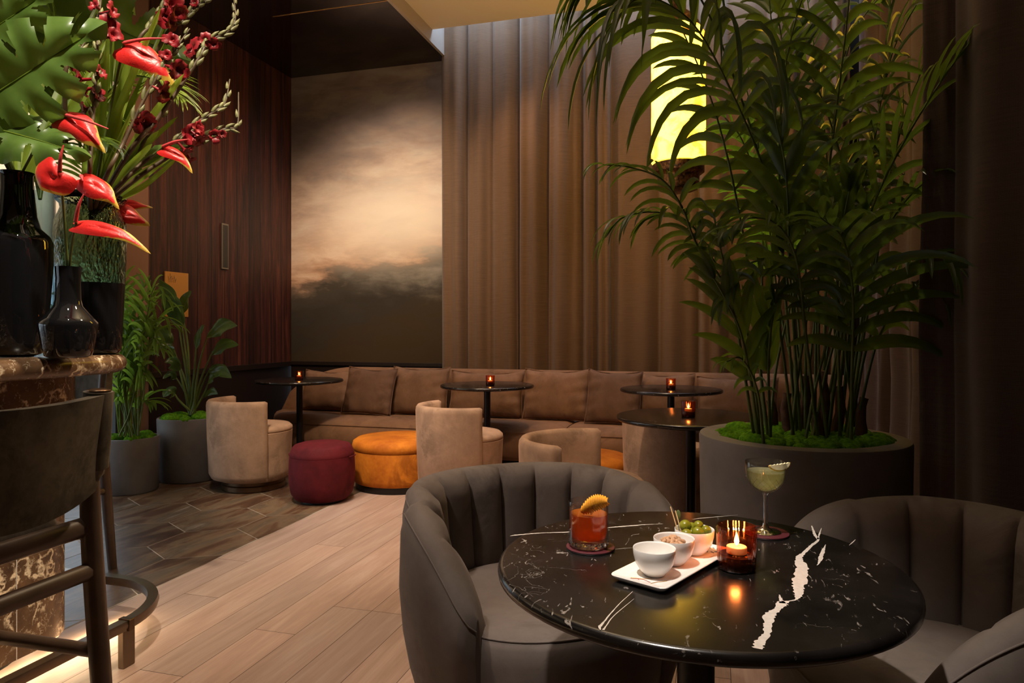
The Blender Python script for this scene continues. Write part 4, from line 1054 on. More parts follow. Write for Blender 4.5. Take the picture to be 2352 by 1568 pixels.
def anthurium(label, c, wx, ang, hgt, d, spad, stem, seed=0, tilt=(0, 0), fold=.25, bow=0.0, tipx=.30):
    """c centre px, wx length px from stem end to tip, ang direction in the picture plane (deg), hgt half-width px, spad tip px"""
    o0 = at(c[0], c[1], d); s = d/F; rt = V((CT, ST, 0)); up = V((0, 0, 1)); fw = V((-ST, CT, 0))
    a = R(ang); ax = rt*math.cos(a)+up*math.sin(a); ax = (ax+fw*tilt[0]).normalized(); sd = (-rt*math.sin(a)+up*math.cos(a)+fw*tilt[1]).normalized(); sd = (sd-ax*sd.dot(ax)).normalized(); nm = ax.cross(sd)
    if nm.dot(CAMV-o0) < 0: nm = -nm
    o = thing('anthurium', label, 'flower', o0); L = wx*s; W = hgt*s
    P = []; rim = []; n = 30; mseg = 12
    for i in range(n):
        th = 2*math.pi*i/n; row = []
        # heart outline: notch at th = pi (stem end), tip at th = 0
        r_ = (1-.38*math.exp(-((abs(th-math.pi))/.38)**2))*(1+tipx*math.exp(-(min(th, 2*math.pi-th)/.33)**2))
        for j in range(mseg+1):
            q = j/mseg; x = math.cos(th)*r_*q*L*.46; y = math.sin(th)*r_*q*W*(1-.30*math.cos(th)*q)
            z = W*(.35*math.sin(q*3.0)*.5)-fold*W*(y/W)**2*1.2-.22*L*((x/L)+.0)**2*2+.05*W*math.sin(3*th+seed)*q*q
            row.append(ax*x+sd*(y-L*bow*(x/L)**2*2.2+.07*W*math.sin(4*th+seed)*q**3)+nm*z); rim.append(q*(.74+.26*math.cos(th)))
        P.append(row)
    m = MB().grid(P, cu=True); m.at['rim'] = rim; spt = m.build('spathe', 'anthurium_red', o)
    b = -ax*L*.30+nm*.004; tp = at(spad[0], spad[1], d-.03)-o0; md = (b+tp)/2+nm*.008
    C = catmull([b, md, tp], 6); MB().tube(C, [.0062*(1-.72*(k/(len(C)-1))**1.5) for k in range(len(C))], 10).build('spadix', 'spadix_pink', o)
    st = V(stem)-o0; MB().tube(catmull([b-nm*.004, b*.5+st*.5+V((0, 0, .02)), st], 8), .0042, 8).build('stem', 'palm_stem', o)
    return o
anthurium('red anthurium highest in the arrangement, with orange left lobe', (328, 126), 150, -30, 34, 2.34, (380, 88), nk3, 1, (.2, .5), .35, .16)
anthurium('red anthurium with yellow tip below the large monstera leaf', (178, 286), 138, -33, 32, 2.22, (249, 296), nk1, 2, (.0, .4), .3, .16)
anthurium('round glossy red anthurium with upright spadix above the small bottle vase', (120, 408), 84, 222, 46, 2.10, (146, 333), nk2, 3, (0, .25), .3, 0, .04)
anthurium('folded red anthurium with green tip drooping onto the rippled vase rim', (218, 426), 115, -34, 27, 2.22, (190, 415), nk3, 4, (.1, .5), .4, .10)
anthurium('long flat red anthurium spread in front of the rippled vase', (232, 523), 195, -13, 20, 2.16, (192, 446), nk2, 5, (.0, .6), .2, .12)
anthurium('small red anthurium farthest right against the wood wall', (400, 352), 92, -28, 16, 2.40, (434, 320), nk3, 6, (.1, .6), .2, .22)
anthurium('red anthurium hanging behind the right side of the rippled vase rim', (292, 492), 85, -25, 22, 2.62, (262, 480), nk3, 7, (.2, .4), .3)
anthurium('red anthurium lobe just right of the rippled vase rim', (297, 468), 80, -2, 13, 2.66, (270, 455), nk3+V((0, 0, .0)), 8, (.2, .5), .2)

# ---------------------------------------------------------------- the pendant lamp
pc = cw((1558-1176)/F*5.0, 5.0)
lamp = thing('pendant_lamp', 'tall glowing yellow alabaster cylinder pendant behind the palm', 'lamp', (pc.x, pc.y, 0))
z0, z1 = 2.394, 3.30; r = .190
MB().lathe([(0, z0), (r-.01, z0), (r, z0+.01), (r, z1), (r-.03, z1+.05), (r-.10, z1+.08), (0, z1+.085)], n=64).build('shade', 'alabaster', lamp, auto=50)
MB().lathe([(0, 2.19), (.10, 2.19), (.138, 2.205), (.145, 2.25), (.148, 2.30), (.182, 2.325), (.182, 2.385), (.17, 2.394), (0, 2.394)], n=56).build('lower_bowl', 'mottled_bronze', lamp, auto=50)
MB().lathe([(0, z1+.05), (.15, z1+.055), (.15, z1+.085), (.09, z1+.16), (.055, z1+.19), (.055, z1+.30), (0, z1+.30)], n=48).build('top_cap', 'mottled_bronze', lamp, auto=50)
for s_ in (-.03, .03): MB().lathe([(.008, z1+.30), (.008, 4.03)], (s_, 0, 0), n=12).build('rod', 'mottled_bronze', lamp)
MB().lathe(rnd_prof(.09, 4.03, 4.064, .006), n=40).build('ceiling_plate', 'mottled_bronze', lamp, auto=50)

# ---------------------------------------------------------------- planters
def pot(o, r, h, wall=.02, taper=1.0, rim=None):
    rim = rim or wall
    MB().lathe([(0, 0), (r*taper-.012, 0), (r*taper, .012), (r, h-.012), (r-.004, h-.002), (r-.010, h), (r-rim, h), (r-rim-.004, h-.006), (r-rim-.006, h-.07), (0, h-.07)], n=96).build('pot', 'concrete', o, auto=45)
    MB().lathe([(0, h-.055), (r-rim-.004, h-.055), (r-rim-.004, h-.05), (0, h-.045)], n=48).build('soil', 'soil', o)
def moss(o, r, z, n, size, seed, inner=0.0):
    rr = random.Random(seed); pts = []; tries = 0
    while len(pts) < n and tries < 8000:
        tries += 1; a = rr.uniform(0, 6.28); q = r*math.sqrt(rr.uniform(inner, 1)); s = size*rr.uniform(.7, 1.25); q = min(q, r-s*.55); p = (q*math.cos(a), q*math.sin(a))
        if all(math.hypot(p[0]-b[0], p[1]-b[1]) > (s+b[2])*.60 for b in pts): pts.append((p[0], p[1], s, a))
    for x, y, s, a in pts:
        m = MB(); ex = rr.uniform(1.0, 1.5); rz = Matrix.Rotation(rr.uniform(0, 3.1), 3, 'Z'); P = []
        for i in range(20):
            th = 2*math.pi*i/20; row = []
            for j in range(9):
                b = math.pi*(j/8-.5); ns = 1+.07*math.sin(th*5+x*90)*math.cos(b)+.05*math.sin(th*9+b*6+y*70)
                q = rz @ V((math.cos(th)*math.cos(b)*s*ex*.8, math.sin(th)*math.cos(b)*s*.8, math.sin(b)*s*.55))*ns
                row.append(V((x, y, z+s*.10))+q)
            P.append(row)
        m.grid(P, cu=True); m.build('moss_mound', 'moss', o)
# big round planter with kentia palm
pb = cw(1.19, 2.87)
PALM = thing('potted_palm', 'tall kentia palm in a wide low round concrete planter with moss', 'potted plant', (pb.x, pb.y, 0))
HP = .772; KP = .806
pot(PALM, .405, HP, .04, .97, rim=.078)
moss(PALM, .318, HP-.018, 42, .066, 4)
rr = random.Random(17)
for k, (x, y, h, t) in enumerate(((-.05, -.02, .18, -.02), (.02, .06, .23, .01), (.08, -.02, .25, .02), (.14, .04, .20, .04), (-.10, .06, .15, -.03), (.04, -.10, .13, .02), (.21, -.02, .17, .06))):
    C = [V((x+t*q/h*.3+.006*math.sin(q*30+k), y, HP-.06+q)) for q in [h*1.3*i/7 for i in range(8)]]
    MB().tube(C, [.025-.010*i/7+.002*(i % 2) for i in range(8)], 12).build('trunk', 'trunk_brown', PALM)
def atP(x, y, d): return at(x, y, d*KP)
def bp(px, d=3.5): return at(px, YH+(HC-HP+.02)*F/(d*KP), d*KP)      # root point in the planter
FR = [  # control points as places (px, row, distance) on the living fronds
 # right rachis over the lamp
 dict(pts=[bp(1765, 3.45), atP(1722, 640, 3.4), atP(1686, 430, 3.3), atP(1648, 275, 3.25), atP(1612, 172, 3.2), atP(1582, 102, 3.15), (atP(1560, 55, 3.1))], n=19, ll=.52, start=.50, wid=.036, droop=.95, spread=62, twist=.35, seed=1, asym=(.55, 1.05)),
 # long frond arching out of the top to the left, hanging leaflets
 dict(pts=[bp(1880, 3.6), atP(1835, 680, 3.5), atP(1785, 480, 3.35), atP(1715, 288, 3.15), atP(1613, 84, 2.95), atP(1530, 8, 2.85), atP(1460, 0, 2.78), atP(1425, 40, 2.75)], n=30, ll=.62, start=.66, wid=.036, droop=2.6, spread=45, seed=2, taper=.2),
 dict(pts=[bp(1860, 3.6), atP(1800, 600, 3.5), atP(1735, 330, 3.3), atP(1640, 60, 3.1), atP(1560, -60, 2.9), atP(1440, -90, 2.8), atP(1340, -40, 2.8)], n=26, ll=.48, start=.80, wid=.034, droop=2.2, spread=50, seed=3),
 # fronds on the lamp side, their lit green put into the leaf colour
 dict(pts=[bp(1845, 3.75), atP(1830, 700, 3.9), atP(1790, 500, 3.6), atP(1752, 430, 3.5), atP(1725, 370, 3.45), atP(1698, 310, 3.4), atP(1665, 270, 3.4)], n=34, ll=.26, start=.50, wid=.024, droop=1.0, spread=65, twist=.2, seed=4, mat='young_leaf'),
 dict(pts=[bp(1855, 3.75), atP(1790, 700, 3.9), atP(1765, 500, 3.6), atP(1748, 380, 3.5), atP(1730, 270, 3.45), atP(1705, 170, 3.45)], n=30, ll=.28, start=.45, wid=.024, droop=.9, spread=60, twist=-.3, seed=5, mat='young_leaf'),
 # mid-left arching frond
 dict(pts=[bp(1740, 3.45), atP(1700, 680, 3.3), atP(1640, 600, 3.2), atP(1586, 515, 3.1), atP(1510, 487, 3.05), atP(1430, 500, 3.0), atP(1390, 545, 3.0)], n=24, ll=.26, start=.55, wid=.026, droop=1.8, spread=45, seed=6),
 dict(pts=[bp(1735, 3.4), atP(1680, 700, 3.2), atP(1600, 560, 3.05), atP(1566, 475, 2.95), atP(1520, 412, 2.9), atP(1450, 385, 2.9), atP(1385, 378, 2.9)], n=22, ll=.22, start=.58, wid=.024, droop=1.6, spread=42, seed=7),
 dict(pts=[bp(1750, 3.4), atP(1715, 760, 3.2), atP(1672, 640, 3.1), atP(1655, 570, 3.0), atP(1640, 500, 2.95)], n=12, ll=.20, start=.72, wid=.034, droop=1.4, spread=60, seed=8),
 # lower broad leaves on the left side
 dict(pts=[bp(1745, 3.4), atP(1722, 860, 3.2), atP(1700, 760, 3.1), atP(1668, 690, 3.05), atP(1640, 640, 3.0)], n=8, ll=.30, start=.42, wid=.050, droop=.7, spread=35, seed=9, twist=.6),
 dict(pts=[bp(1770, 3.4), atP(1765, 860, 3.3), atP(1770, 760, 3.2), atP(1790, 640, 3.15), atP(1800, 580, 3.1)], n=7, ll=.34, start=.40, wid=.060, droop=.3, spread=22, seed=10, twist=.5),
 dict(pts=[bp(1755, 3.3), atP(1740, 900, 3.2), atP(1705, 825, 3.15), atP(1668, 830, 3.1)], n=7, ll=.13, start=.5, wid=.018, droop=1.8, spread=50, seed=11, mat='areca_leaf'),
 # centre
 dict(pts=[bp(1830, 3.5), atP(1800, 620, 3.35), atP(1790, 380, 3.25), atP(1800, 180, 3.2), atP(1835, 20, 3.15), atP(1880, -80, 3.1)], n=22, ll=.44, start=.50, wid=.044, droop=1.1, spread=55, seed=12, asym=(1, .55)),
 dict(pts=[bp(1870, 3.5), atP(1880, 620, 3.4), atP(1905, 380, 3.3), atP(1930, 180, 3.2), atP(1950, 0, 3.15), atP(1960, -120, 3.1)], n=22, ll=.42, start=.50, wid=.044, droop=1.2, spread=55, seed=13),
 dict(pts=[bp(1850, 3.55), atP(1850, 650, 3.6), atP(1845, 430, 3.6), atP(1830, 260, 3.6), atP(1800, 120, 3.55), atP(1780, -20, 3.5)], n=24, ll=.46, start=.46, wid=.042, droop=1.1, spread=55, seed=14),
 dict(pts=[bp(1905, 3.6), atP(1930, 650, 3.6), atP(1945, 440, 3.6), atP(1900, 260, 3.6), atP(1850, 160, 3.6), atP(1790, 130, 3.5)], n=24, ll=.40, start=.46, wid=.042, droop=1.5, spread=55, seed=15),
 # right
 dict(pts=[bp(1900, 3.5), atP(1935, 760, 3.3), atP(1968, 600, 3.15), atP(2010, 460, 3.05), atP(2085, 310, 2.95), atP(2180, 160, 2.85), atP(2260, 60, 2.8)], n=24, ll=.34, start=.50, wid=.040, droop=.8, spread=38, seed=16),
 dict(pts=[bp(1940, 3.55), atP(1985, 700, 3.4), atP(2030, 540, 3.3), atP(2110, 430, 3.15), atP(2190, 405, 3.0), atP(2240, 430, 2.95)], n=20, ll=.28, start=.50, wid=.036, droop=1.2, spread=38, seed=17),
 dict(pts=[bp(1950, 3.55), atP(1990, 800, 3.4), atP(2050, 650, 3.2), atP(2130, 590, 3.0), atP(2210, 620, 2.85), atP(2265, 720, 2.75)], n=22, ll=.26, start=.48, wid=.032, droop=1.8, spread=40, seed=18),
 dict(pts=[bp(1960, 3.5), atP(2010, 800, 3.35), atP(2060, 700, 3.25), atP(2120, 650, 3.1), atP(2180, 700, 3.0)], n=12, ll=.26, start=.52, wid=.030, droop=1.7, spread=42, seed=19),
 # low frond facing the camera
 dict(pts=[bp(1955, 3.3), atP(1957, 850, 3.15), atP(1960, 700, 3.05), atP(1950, 600, 2.95), atP(1930, 540, 2.85), atP(1885, 500, 2.75)], n=20, ll=.46, start=.40, wid=.044, droop=1.0, spread=62, seed=20, asym=(.75, 1.05)),
 dict(pts=[bp(1930, 3.4), atP(1925, 760, 3.2), atP(1925, 600, 3.1), atP(1935, 520, 3.05), atP(1950, 440, 3.0)], n=12, ll=.30, start=.50, wid=.052, droop=.3, spread=32, seed=21),
 dict(pts=[bp(1880, 3.4), atP(1850, 760, 3.2), atP(1830, 600, 3.0), atP(1790, 520, 2.9), atP(1730, 500, 2.85), atP(1680, 520, 2.8)], n=20, ll=.26, start=.50, wid=.034, droop=1.4, spread=52, seed=22),
 dict(pts=[bp(1840, 3.5), atP(1815, 640, 3.3), atP(1810, 470, 3.15), atP(1800, 360, 3.1), atP(1775, 250, 3.05)], n=10, ll=.36, start=.52, wid=.058, droop=.8, spread=34, seed=23),
 dict(pts=[bp(1890, 3.6), atP(1900, 500, 3.8), atP(1915, 260, 3.9), atP(1960, 80, 3.9), atP(2030, -20, 3.85)], n=24, ll=.40, start=.44, wid=.036, droop=1.5, spread=58, seed=24),
 dict(pts=[bp(1830, 3.6), atP(1820, 560, 3.6), atP(1810, 330, 3.6), atP(1780, 120, 3.55), atP(1760, -60, 3.5)], n=20, ll=.40, start=.60, wid=.036, droop=1.0, spread=50, seed=25),
 dict(pts=[bp(1920, 3.6), atP(1960, 560, 3.7), atP(2010, 300, 3.7), atP(2050, 120, 3.7), atP(2110, 0, 3.65)], n=22, ll=.40, start=.48, wid=.036, droop=1.4, spread=52, seed=26),
 dict(pts=[bp(1930, 3.7), atP(1985, 480, 3.9), atP(2020, 250, 3.9), atP(2040, 60, 3.9), atP(2050, -80, 3.9)], n=26, ll=.42, start=.42, wid=.034, droop=1.4, spread=58, seed=28),
 dict(pts=[bp(1890, 3.7), atP(1900, 420, 3.9), atP(1880, 200, 3.95), atP(1860, 40, 3.95), atP(1840, -90, 3.95)], n=26, ll=.44, start=.42, wid=.034, droop=1.2, spread=58, seed=29),
 dict(pts=[bp(1950, 3.7), atP(2000, 620, 3.8), atP(2040, 420, 3.8), atP(2080, 260, 3.75), atP(2130, 130, 3.7)], n=22, ll=.34, start=.42, wid=.034, droop=1.3, spread=50, seed=30),
 dict(pts=[bp(1825, 3.45), atP(1770, 640, 3.2), atP(1700, 620, 3.1), atP(1660, 690, 3.05)], n=10, ll=.22, start=.60, wid=.03, droop=1.5, spread=50, seed=27),
]
for f in FR:
    f['n'] = max(6, int(f['n']*.56)); f['wid'] *= 1.25; f['ll'] *= 1.08
    f['wid'] *= .85; f['ll'] *= .85
    frond(PALM, rad=(.007, .0025), **f)
# bare leaf stalks standing between the trunks
for k in range(14):
    x0 = rr.uniform(1755, 1985); x1 = x0+rr.uniform(-70, 90); d = rr.uniform(3.35, 3.75); t = rr.uniform(480, 700)
    org = V(PALM.location)
    C = catmull([bp(x0, d)-org, atP((x0+x1)/2-10, 850, d)-org, atP(x1, t, d-.1)-org], 6)
    MB().tube(C, [.0068-.0025*i/(len(C)-1) for i in range(len(C))], 7).build('stalk', 'palm_stem', PALM)

# planter A: broad-leaved strelitzia
pa = cw((437-1176)/F*5.62, 5.62)
SA = thing('potted_plant', 'broad-leaved plant in a tall dark concrete pot against the wood wall', 'potted plant', (pa.x, pa.y, 0))
HA = .50; pot(SA, .245, HA, .02, .93); moss(SA, .215, HA-.012, 14, .070, 8)
def bigleaf(o, root, knee, lb, tip, w, wave=.2, facing=(0, -1, .6), fold=.5, seed=0):
    org = V(o.location); C = [p-org for p in catmull([root, knee, lb], 8)]
    MB().tube(C, [.011-.006*i/(len(C)-1) for i in range(len(C))], 8).build('leaf_stalk', 'palm_stem', o)
    d0 = (C[-1]-C[-2]).normalized(); t = V(tip)-org; mid = (C[-1]+t)/2+V((0, 0, .03)); Q = catmull([C[-1], mid, t], 8); N = len(Q); P = []
    for i, p in enumerate(Q):
        u = i/(N-1); tg = (Q[min(i+1, N-1)]-Q[max(i-1, 0)]).normalized(); sd = tg.cross(V(facing)).normalized(); up = sd.cross(tg)
        ww = w*.55*(max(0, math.sin(math.pi*min(1, .05+u*.95)))**.85)*(1-.35*u)+.001
        row = []
        for j in range(-5, 6):
            q = j/5; row.append(p+sd*ww*q+up*(ww*fold*abs(q)**1.5-ww*.35*q*q)+up*ww*wave*math.sin(u*9+q*5+seed)*abs(q))
        P.append(row)
    m = MB().grid(P); m.build('leaf_blade', 'strelitzia_leaf', o)
D = 5.6
def A_(x, y, d=D): return at(x, y, d)
ra = A_(442, 952)
for i, (k, l, t, w) in enumerate((((432, 850), (418, 745), (372, 672), .17), ((425, 840), (408, 730), (365, 640), .14), ((455, 850), (476, 772), (545, 748), .16), ((462, 870), (486, 812), (548, 792), .13), ((415, 850), (395, 790), (345, 778), .17), ((420, 880), (412, 850), (378, 832), .11), ((460, 895), (480, 850), (532, 868), .12),
        ((425, 900), (405, 868), (374, 870), .08), ((412, 920), (402, 905), (375, 912), .12), ((468, 905), (478, 880), (505, 862), .09), ((432, 800), (418, 720), (440, 668), .13), ((446, 860), (450, 800), (470, 745), .09), ((425, 870), (400, 820), (378, 800), .09), ((450, 930), (470, 910), (500, 905), .08))):
    dd = D+.05*math.sin(i*2.1)
    bigleaf(SA, ra+V((.02*math.sin(i), .02*math.cos(i), 0)), A_(k[0], k[1], dd), A_(l[0], l[1], dd), A_(t[0], t[1], dd-.08), w, seed=i)
# planter B: areca palm, thin canes, lit by the window
pbb = cw((299-1176)/F*5.20, 5.20)
SB = thing('potted_plant', 'feathery palm with thin yellow canes in the dark pot beside the bar', 'potted plant', (pbb.x, pbb.y, 0))
HB = .405; pot(SB, .200, HB, .018, .96); moss(SB, .175, HB-.012, 12, .064, 9)
rb = random.Random(31); D = 5.12
tips = [(385, 690, 350, 650), (250, 690, 262, 640), (330, 660, 340, 700), (300, 700, 270, 655), (260, 760, 240, 800), (370, 800, 345, 760), (355, 760, 335, 720), (235, 850, 250, 800), (330, 860, 318, 815), (395, 745, 360, 720), (275, 780, 285, 730), (310, 790, 318, 745), (300, 860, 296, 820), (350, 925, 325, 905), (262, 905, 272, 870), (345, 690, 320, 690), (240, 740, 250, 720), (285, 640, 285, 690)]
for i, (tx, ty, mx, my) in enumerate(tips):
    bx = 296+rb.uniform(-22, 22); dd = D+rb.uniform(-.12, .12)
    frond(SB, [at(bx, 1000, dd), at(bx*.6+mx*.4, 920 if ty < 850 else 960, dd), at(mx, my+20, dd), at(tx, ty, dd-.05)], n=9, ll=rb.uniform(.22, .30), start=.55, wid=.034, droop=.9, mat='areca_leaf', rad=(.006, .002), spread=48, seed=40+i)
for i in range(12):
    bx = 296+rb.uniform(-24, 24); org = V(SB.location); d = D+rb.uniform(-.1, .1)
    MB().tube([p-org for p in catmull([at(bx, 1003, d), at(bx+rb.uniform(-8, 8), 900, d), at(bx+rb.uniform(-30, 34), 800, d)], 5)], .0055, 7).build('cane', 'blade_green', SB)

# ---------------------------------------------------------------- drinks and snacks on the foreground table
def coaster(px, py, lb):
    p = onz(px, py, TZ); o = thing('coaster', lb, 'coaster', (p.x, p.y, TZ+.0003), 0, 'round coasters on the foreground table')
    MB().lathe(rnd_prof(.0505, 0, .0022, .0008), n=64).build('backing', 'coaster_black', o, auto=40)
    MB().lathe(rnd_prof(.0505, .0022, .0048, .001), n=64).build('top_face', 'coaster_red', o, auto=40)
    return V((p.x, p.y, TZ+.0053))
ca = coaster(1356, 1259, 'round dark red coaster under the orange cocktail')
cb = coaster(1758, 1226, 'round dark red coaster under the stemmed coupe glass')
# rocks glass
cg = V((ca.x, ca.y, ca.z))-V((.004, 0, 0))
g = thing('rocks_glass', 'cut rocks glass filled with amber orange cocktail on a red coaster', 'glass', cg)
nf = 16; fl = lambda a: 1-.016*abs(math.sin(a*nf/2))
H = .094; ro = .0415
MB().lathe([(0, 0), (ro-.004, 0), (ro-.0005, .004), (ro, .012), (ro, H-.014)], n=nf*10, scal=fl).build('glass_body', 'clear_glass', g, auto=40)
MB().lathe([(ro, H-.014), (ro, H-.002), (ro-.0008, H), (ro-.0018, H-.001), (ro-.0022, H-.014), (ro-.0026, .030), (ro-.006, .019), (0, .017)], n=96).build('rim', 'clear_glass', g, auto=60)
m = MB()
for k in range(16):
    a = 2*math.pi*k/16; m.sphere((math.cos(a)*(ro-.004), math.sin(a)*(ro-.004), .009), .0052, 10, 6, (1, 1, 1.2))
m.build('base_studs', 'solid_glass', g)
MB().lathe([(0, .001), (ro-.006, .001), (ro-.0035, .006), (ro-.003, .014), (0, .0165)], n=64).build('thick_base', 'solid_glass', g, auto=50)
MB().lathe([(0, .0175), (ro-.0060, .0193), (ro-.0027, .0305), (ro-.0027, .066), (ro-.0024, .0685), (ro-.004, .0678), (0, .0676)], n=64).build('drink', 'negroni', g, auto=60)
m = MB().box(-.014, -.014, -.014, .014, .014, .014)
ic = m.build('ice_cube', 'clear_glass', g, smooth=False, bevel=.003, loc=(.002, .004, .055)); ic.rotation_euler = (.3, .4, .7)
# zig-zag cut orange peel leaning on the rim
pe = thing('orange_peel', 'zig-zag cut strip of orange peel leaning out of the cocktail', 'garnish', cg+V((0, 0, H-.012)))
P0 = at(1338, 1172, 1.44)-V(pe.location); P1 = at(1398, 1150, 1.40)-V(pe.location); C = []
n = 44; P = []
for i in range(n+1):
    t = i/n; c = P0.lerp(P1, t)+V((0, 0, .006*math.sin(math.pi*t))); up = V((-.25*CT, -.25*ST, .95)).normalized()
    w = .0150*math.sin(math.pi*min(1, max(0, .06+t*.90)))**.55; z = .0022*math.sin(i*1.75)
    P.append([c+up*((w+z)*q)+V((ST*-.004, CT*-.004, 0))*(1-q*q)*2 for q in (-1, -.5, 0, .5, 1)])
MB().grid(P).build('peel', 'orange_peel', pe, solid=.0022)
# coupe
o = thing('coupe_glass', 'tall stemmed cut-glass coupe with pale green cocktail', 'glass', cb)
lat = lambda a: 1
prof = [(0, 0), (.0330, 0), (.0334, .0012), (.032, .0022), (.018, .0045), (.008, .010), (.0048, .020), (.0038, .045), (.0040, .070), (.0052, .081), (.0075, .0865)]
bowl = [(.0075, .0865), (.020, .0925), (.031, .102), (.0385, .114), (.0420, .128), (.0432, .143), (.0434, .157)]
MB().lathe(prof, n=48).build('stem', 'solid_glass', o, auto=60)
P = []; n = 144
full = [(0, .0850)]+bowl+[(.0430, .1575), (.0424, .157), (.0421, .143), (.0409, .1285), (.0373, .1155), (.030, .1045), (.019, .0955), (.006, .091), (0, .0905)]
MB().lathe(full, n=96).build('bowl', 'clear_glass', o, auto=60)
m = MB()      # raised diamond cutting
for s in (1, -1):
    for k in range(18):
        a0 = 2*math.pi*k/18; pts = []
        for q in range(9):
            t = q/8; a = a0+s*t*.75; z = .095+t*.030
            rr_ = .020+(z-.0925)/.0095*.011 if z < .102 else (.031+(z-.102)/.012*.0075 if z < .114 else .0385+(z-.114)/.014*.0035)
            pts.append((math.cos(a)*(rr_+.0002), math.sin(a)*(rr_+.0002), z))
        m.tube(pts, .00045, 4)
m.build('cut_pattern', 'clear_glass', o)
MB().lathe([(0, .0909), (.006, .0914), (.0188, .0959), (.0297, .1050), (.0370, .1160), (.0405, .1288), (.0412, .1362), (.0400, .1354), (0, .1353)], n=72).build('drink', 'pale_drink', o, auto=60)
cs = thing('citrus_slice', 'pale citrus half slice perched on the coupe rim', 'garnish', at(1789, 1062, 1.55))
m = MB(); n = 20; P = []; rt = V((CT, ST, 0)); upv = V((0, 0, 1)); q0 = V((-ST, CT, 0))
base_dir = R(-82)
ring_o = []; ring_i = []
for i in range(n+1):
    a = base_dir-R(78)+R(156)*i/n+R(4); ring_o.append(rt*math.cos(a)*.0235+upv*math.sin(a)*.0165); 
c0 = (ring_o[0]+ring_o[-1])/2
top = [ring_o[-1].lerp(ring_o[0], k/14)+upv*(.0012*math.sin(k*2.6)) for k in range(1, 14)]
loop = ring_o+top; m = MB()
cc = sum(loop, V())/len(loop)
fr_ = [p-q0*.003 for p in loop]; bk = [p+q0*.003 for p in loop]
m.add([cc-q0*.003]+fr_, [(0, i+1, (i+1) % len(loop)+1) for i in range(len(loop))]); m.add([cc+q0*.003]+bk, [(0, i+1, (i+1) % len(loop)+1) for i in range(len(loop))])
m.grid([fr_, bk], cv=True); m.build('flesh', 'citrus_flesh', cs, auto=30, weld=True)
MB().tube(ring_o, [.0016]*(n+1), 8, flat=2.0).build('rind', 'citrus_rind', cs)
sc = thing('citrus_zest', 'tiny yellow zest scrap on the foot of the coupe', 'garnish', onz(1740, 1222, TZ+.010))
m = MB(); m.add([(-.005, 0, 0), (0, -.003, .001), (.005, -.001, 0), (.003, .003, .0015), (-.001, .005, 0)], [(0, 1, 2, 3, 4)]); m.build('scrap', 'citrus_rind', sc, solid=.0008, smooth=False)
# tray with three bowls
b1 = cw((1503-1176)/F*1.277, 1.277); b2 = cw((1548-1176)/F*1.338, 1.338); b3 = cw((1595-1176)/F*1.398, 1.398)
dr = (b3-b1).normalized(); nr = V((-dr.y, dr.x, 0)); tc = b2+dr*.004; ang = math.atan2(dr.y, dr.x)
tr_ = thing('serving_tray', 'white rectangular porcelain tray holding three bowls', 'tray', (tc.x, tc.y, TZ+.0003), ang)
P = []
def rr4(x, y, r, k=6):
    out = []
    for cx, cy, a0 in ((x-r, y-r, 0), (-x+r, y-r, 90), (-x+r, -y+r, 180), (x-r, -y+r, 270)):
        for i in range(k+1): a = R(a0+90*i/k); out.append((cx+r*math.cos(a), cy+r*math.sin(a)))
    return out
lx, ly = .145, .057
rows = [(.022, .002), (.020, .0), (.010, .0015), (.002, .0085), (.0, .0115), (.0008, .0128), (.003, .0125), (.012, .0092), (.022, .0085)]
P = [[(x, y, z) for x, y in rr4(lx-i, ly-i, .014-i*.4)] for i, z in rows]
m = MB().grid(P, cv=True); m.fan(P[0], True); m.fan(P[-1]); m.build('dish', 'porcelain', tr_, auto=60)
m = MB(); m.tube([(-.128, -.020, .0092), (-.112, -.026, .0091), (-.098, -.036, .0091)], .0005, 4); m.tube([(-.125, .022, .0092), (-.118, .004, .0091), (-.106, -.010, .0091)], .0004, 4); m.build('gold_thread', 'decor_gold', tr_)
m = MB(); m.tube([(-.130, .020, .0092), (-.122, .010, .0092), (-.119, -.002, .0092), (-.124, -.018, .0092)], .0004, 4); m.tube([(-.122, .010, .0092), (-.126, .004, .0092)], .0004, 4); m.build('red_thread', 'decor_red', tr_)
m = MB()
for k in range(9):
    a = k*.7; m.tube([(.118+.012*math.cos(a), -.02+.010*math.sin(a), .0093), (.118+.018*math.cos(a+.3), -.02+.018*math.sin(a+.3), .0093)], .0009, 4)
m.build('blue_motif', 'decor_blue', tr_)
bw = []
for k, (b, lb) in enumerate(((b1, 'empty small white bowl nearest on the tray'), (b2, 'small white bowl of mixed nuts in the middle of the tray'), (b3, 'small white bowl of green olives at the far end of the tray'))):
    o = thing('bowl', lb, 'bowl', (b.x, b.y, TZ+.0092), 0, 'small white bowls on the tray')
    MB().lathe([(0, .0), (.017, .0), (.019, .001), (.027, .010), (.0345, .022), (.0380, .036), (.0390, .048), (.0385, .0492), (.0376, .0490), (.0368, .046), (.0355, .034), (.031, .021), (.023, .010), (.012, .006), (0, .0055)], n=72).build('shell', 'porcelain', o, auto=70)
    bw.append(V((b.x, b.y, TZ+.0092)))
ro_ = random.Random(6)
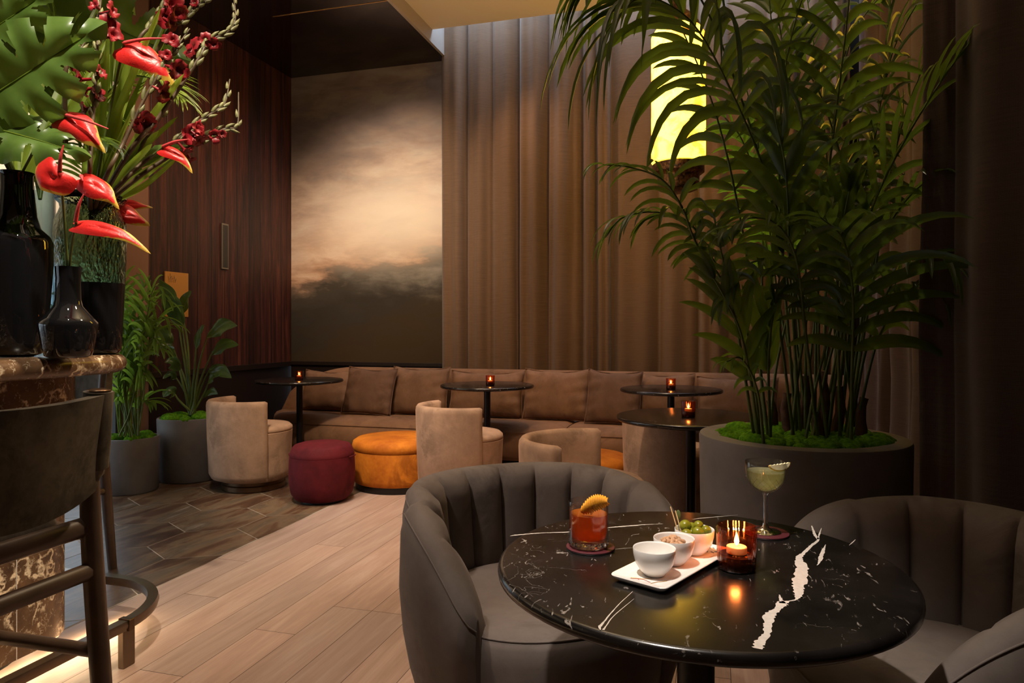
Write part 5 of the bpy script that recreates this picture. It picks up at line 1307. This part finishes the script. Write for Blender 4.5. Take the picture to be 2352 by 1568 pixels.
OL = [(-.016, .010, .052, .0125), (.012, .014, .052, .0098), (.004, -.012, .045, .0118), (.024, .001, .045, .0105), (-.019, -.013, .042, .0105), (.0, .026, .044, .011), (-.004, .004, .038, .011)]
ln = ('largest olive resting highest in the bowl', 'small olive at the back right of the bowl', 'olive at the front centre of the bowl', 'olive at the right side of the bowl', 'olive at the front left beside the wooden picks', 'olive at the back of the bowl', 'olive lowest in the middle of the bowl')
for (x, y, z, r_), lb in zip(OL, ln):
    q = cw(x, y); o = thing('olive', 'green '+lb, 'olive', bw[2]+V((q.x, q.y, z)), ro_.random()*6, 'green olives in the white bowl')
    MB().sphere((0, 0, 0), r_, 20, 12, (1.08, 1, .98)).build('flesh', 'olive_green', o)
    MB().sphere((r_*.98, 0, 0), r_*.12, 8, 5).build('stem_scar', 'trunk_brown', o)
for k in range(22):
    a = ro_.uniform(0, 6.28); q = math.sqrt(ro_.random())*.024; z = .040+ro_.random()*.008*(1-q/.03)
    o = thing('nut', 'tan roasted nut heaped in the middle white bowl', 'nut', bw[1]+V((q*math.cos(a), q*math.sin(a), z)), ro_.uniform(0, 6.28), 'mixed nuts in the white bowl')
    C = [V((.0075*math.cos(t), .0065*math.sin(t), .002*math.sin(2*t))) for t in [-.2+i*.36 for i in range(9)]]
    C = [p-V((0, .003, 0)) for p in C]
    MB().tube(C, [.0022, .0036, .0042, .0040, .0036, .0040, .0044, .0036, .002], 9).build('kernel', 'nut_tan', o)
for k, (x0, y0, x1, y1, lb) in enumerate(((1562, 1222, 1540, 1163, 'wooden pick leaning highest out of the olive bowl'), (1569, 1222, 1551, 1172, 'wooden pick with green paddle end in the olive bowl'))):
    a, b = at(x0, y0, 1.395), at(x1, y1, 1.42); o = thing('cocktail_pick', lb, 'pick', a, 0, 'wooden picks in the olive bowl')
    MB().tube([V((0, 0, -.012)), b-a], .0012, 8).build('stick', 'pick_wood', o)
    if k: MB().sphere(b-a+V((.006, 0, -.009)), .010, 14, 8, (.5, .15, 1.05)).build('paddle', 'pod_green', o)
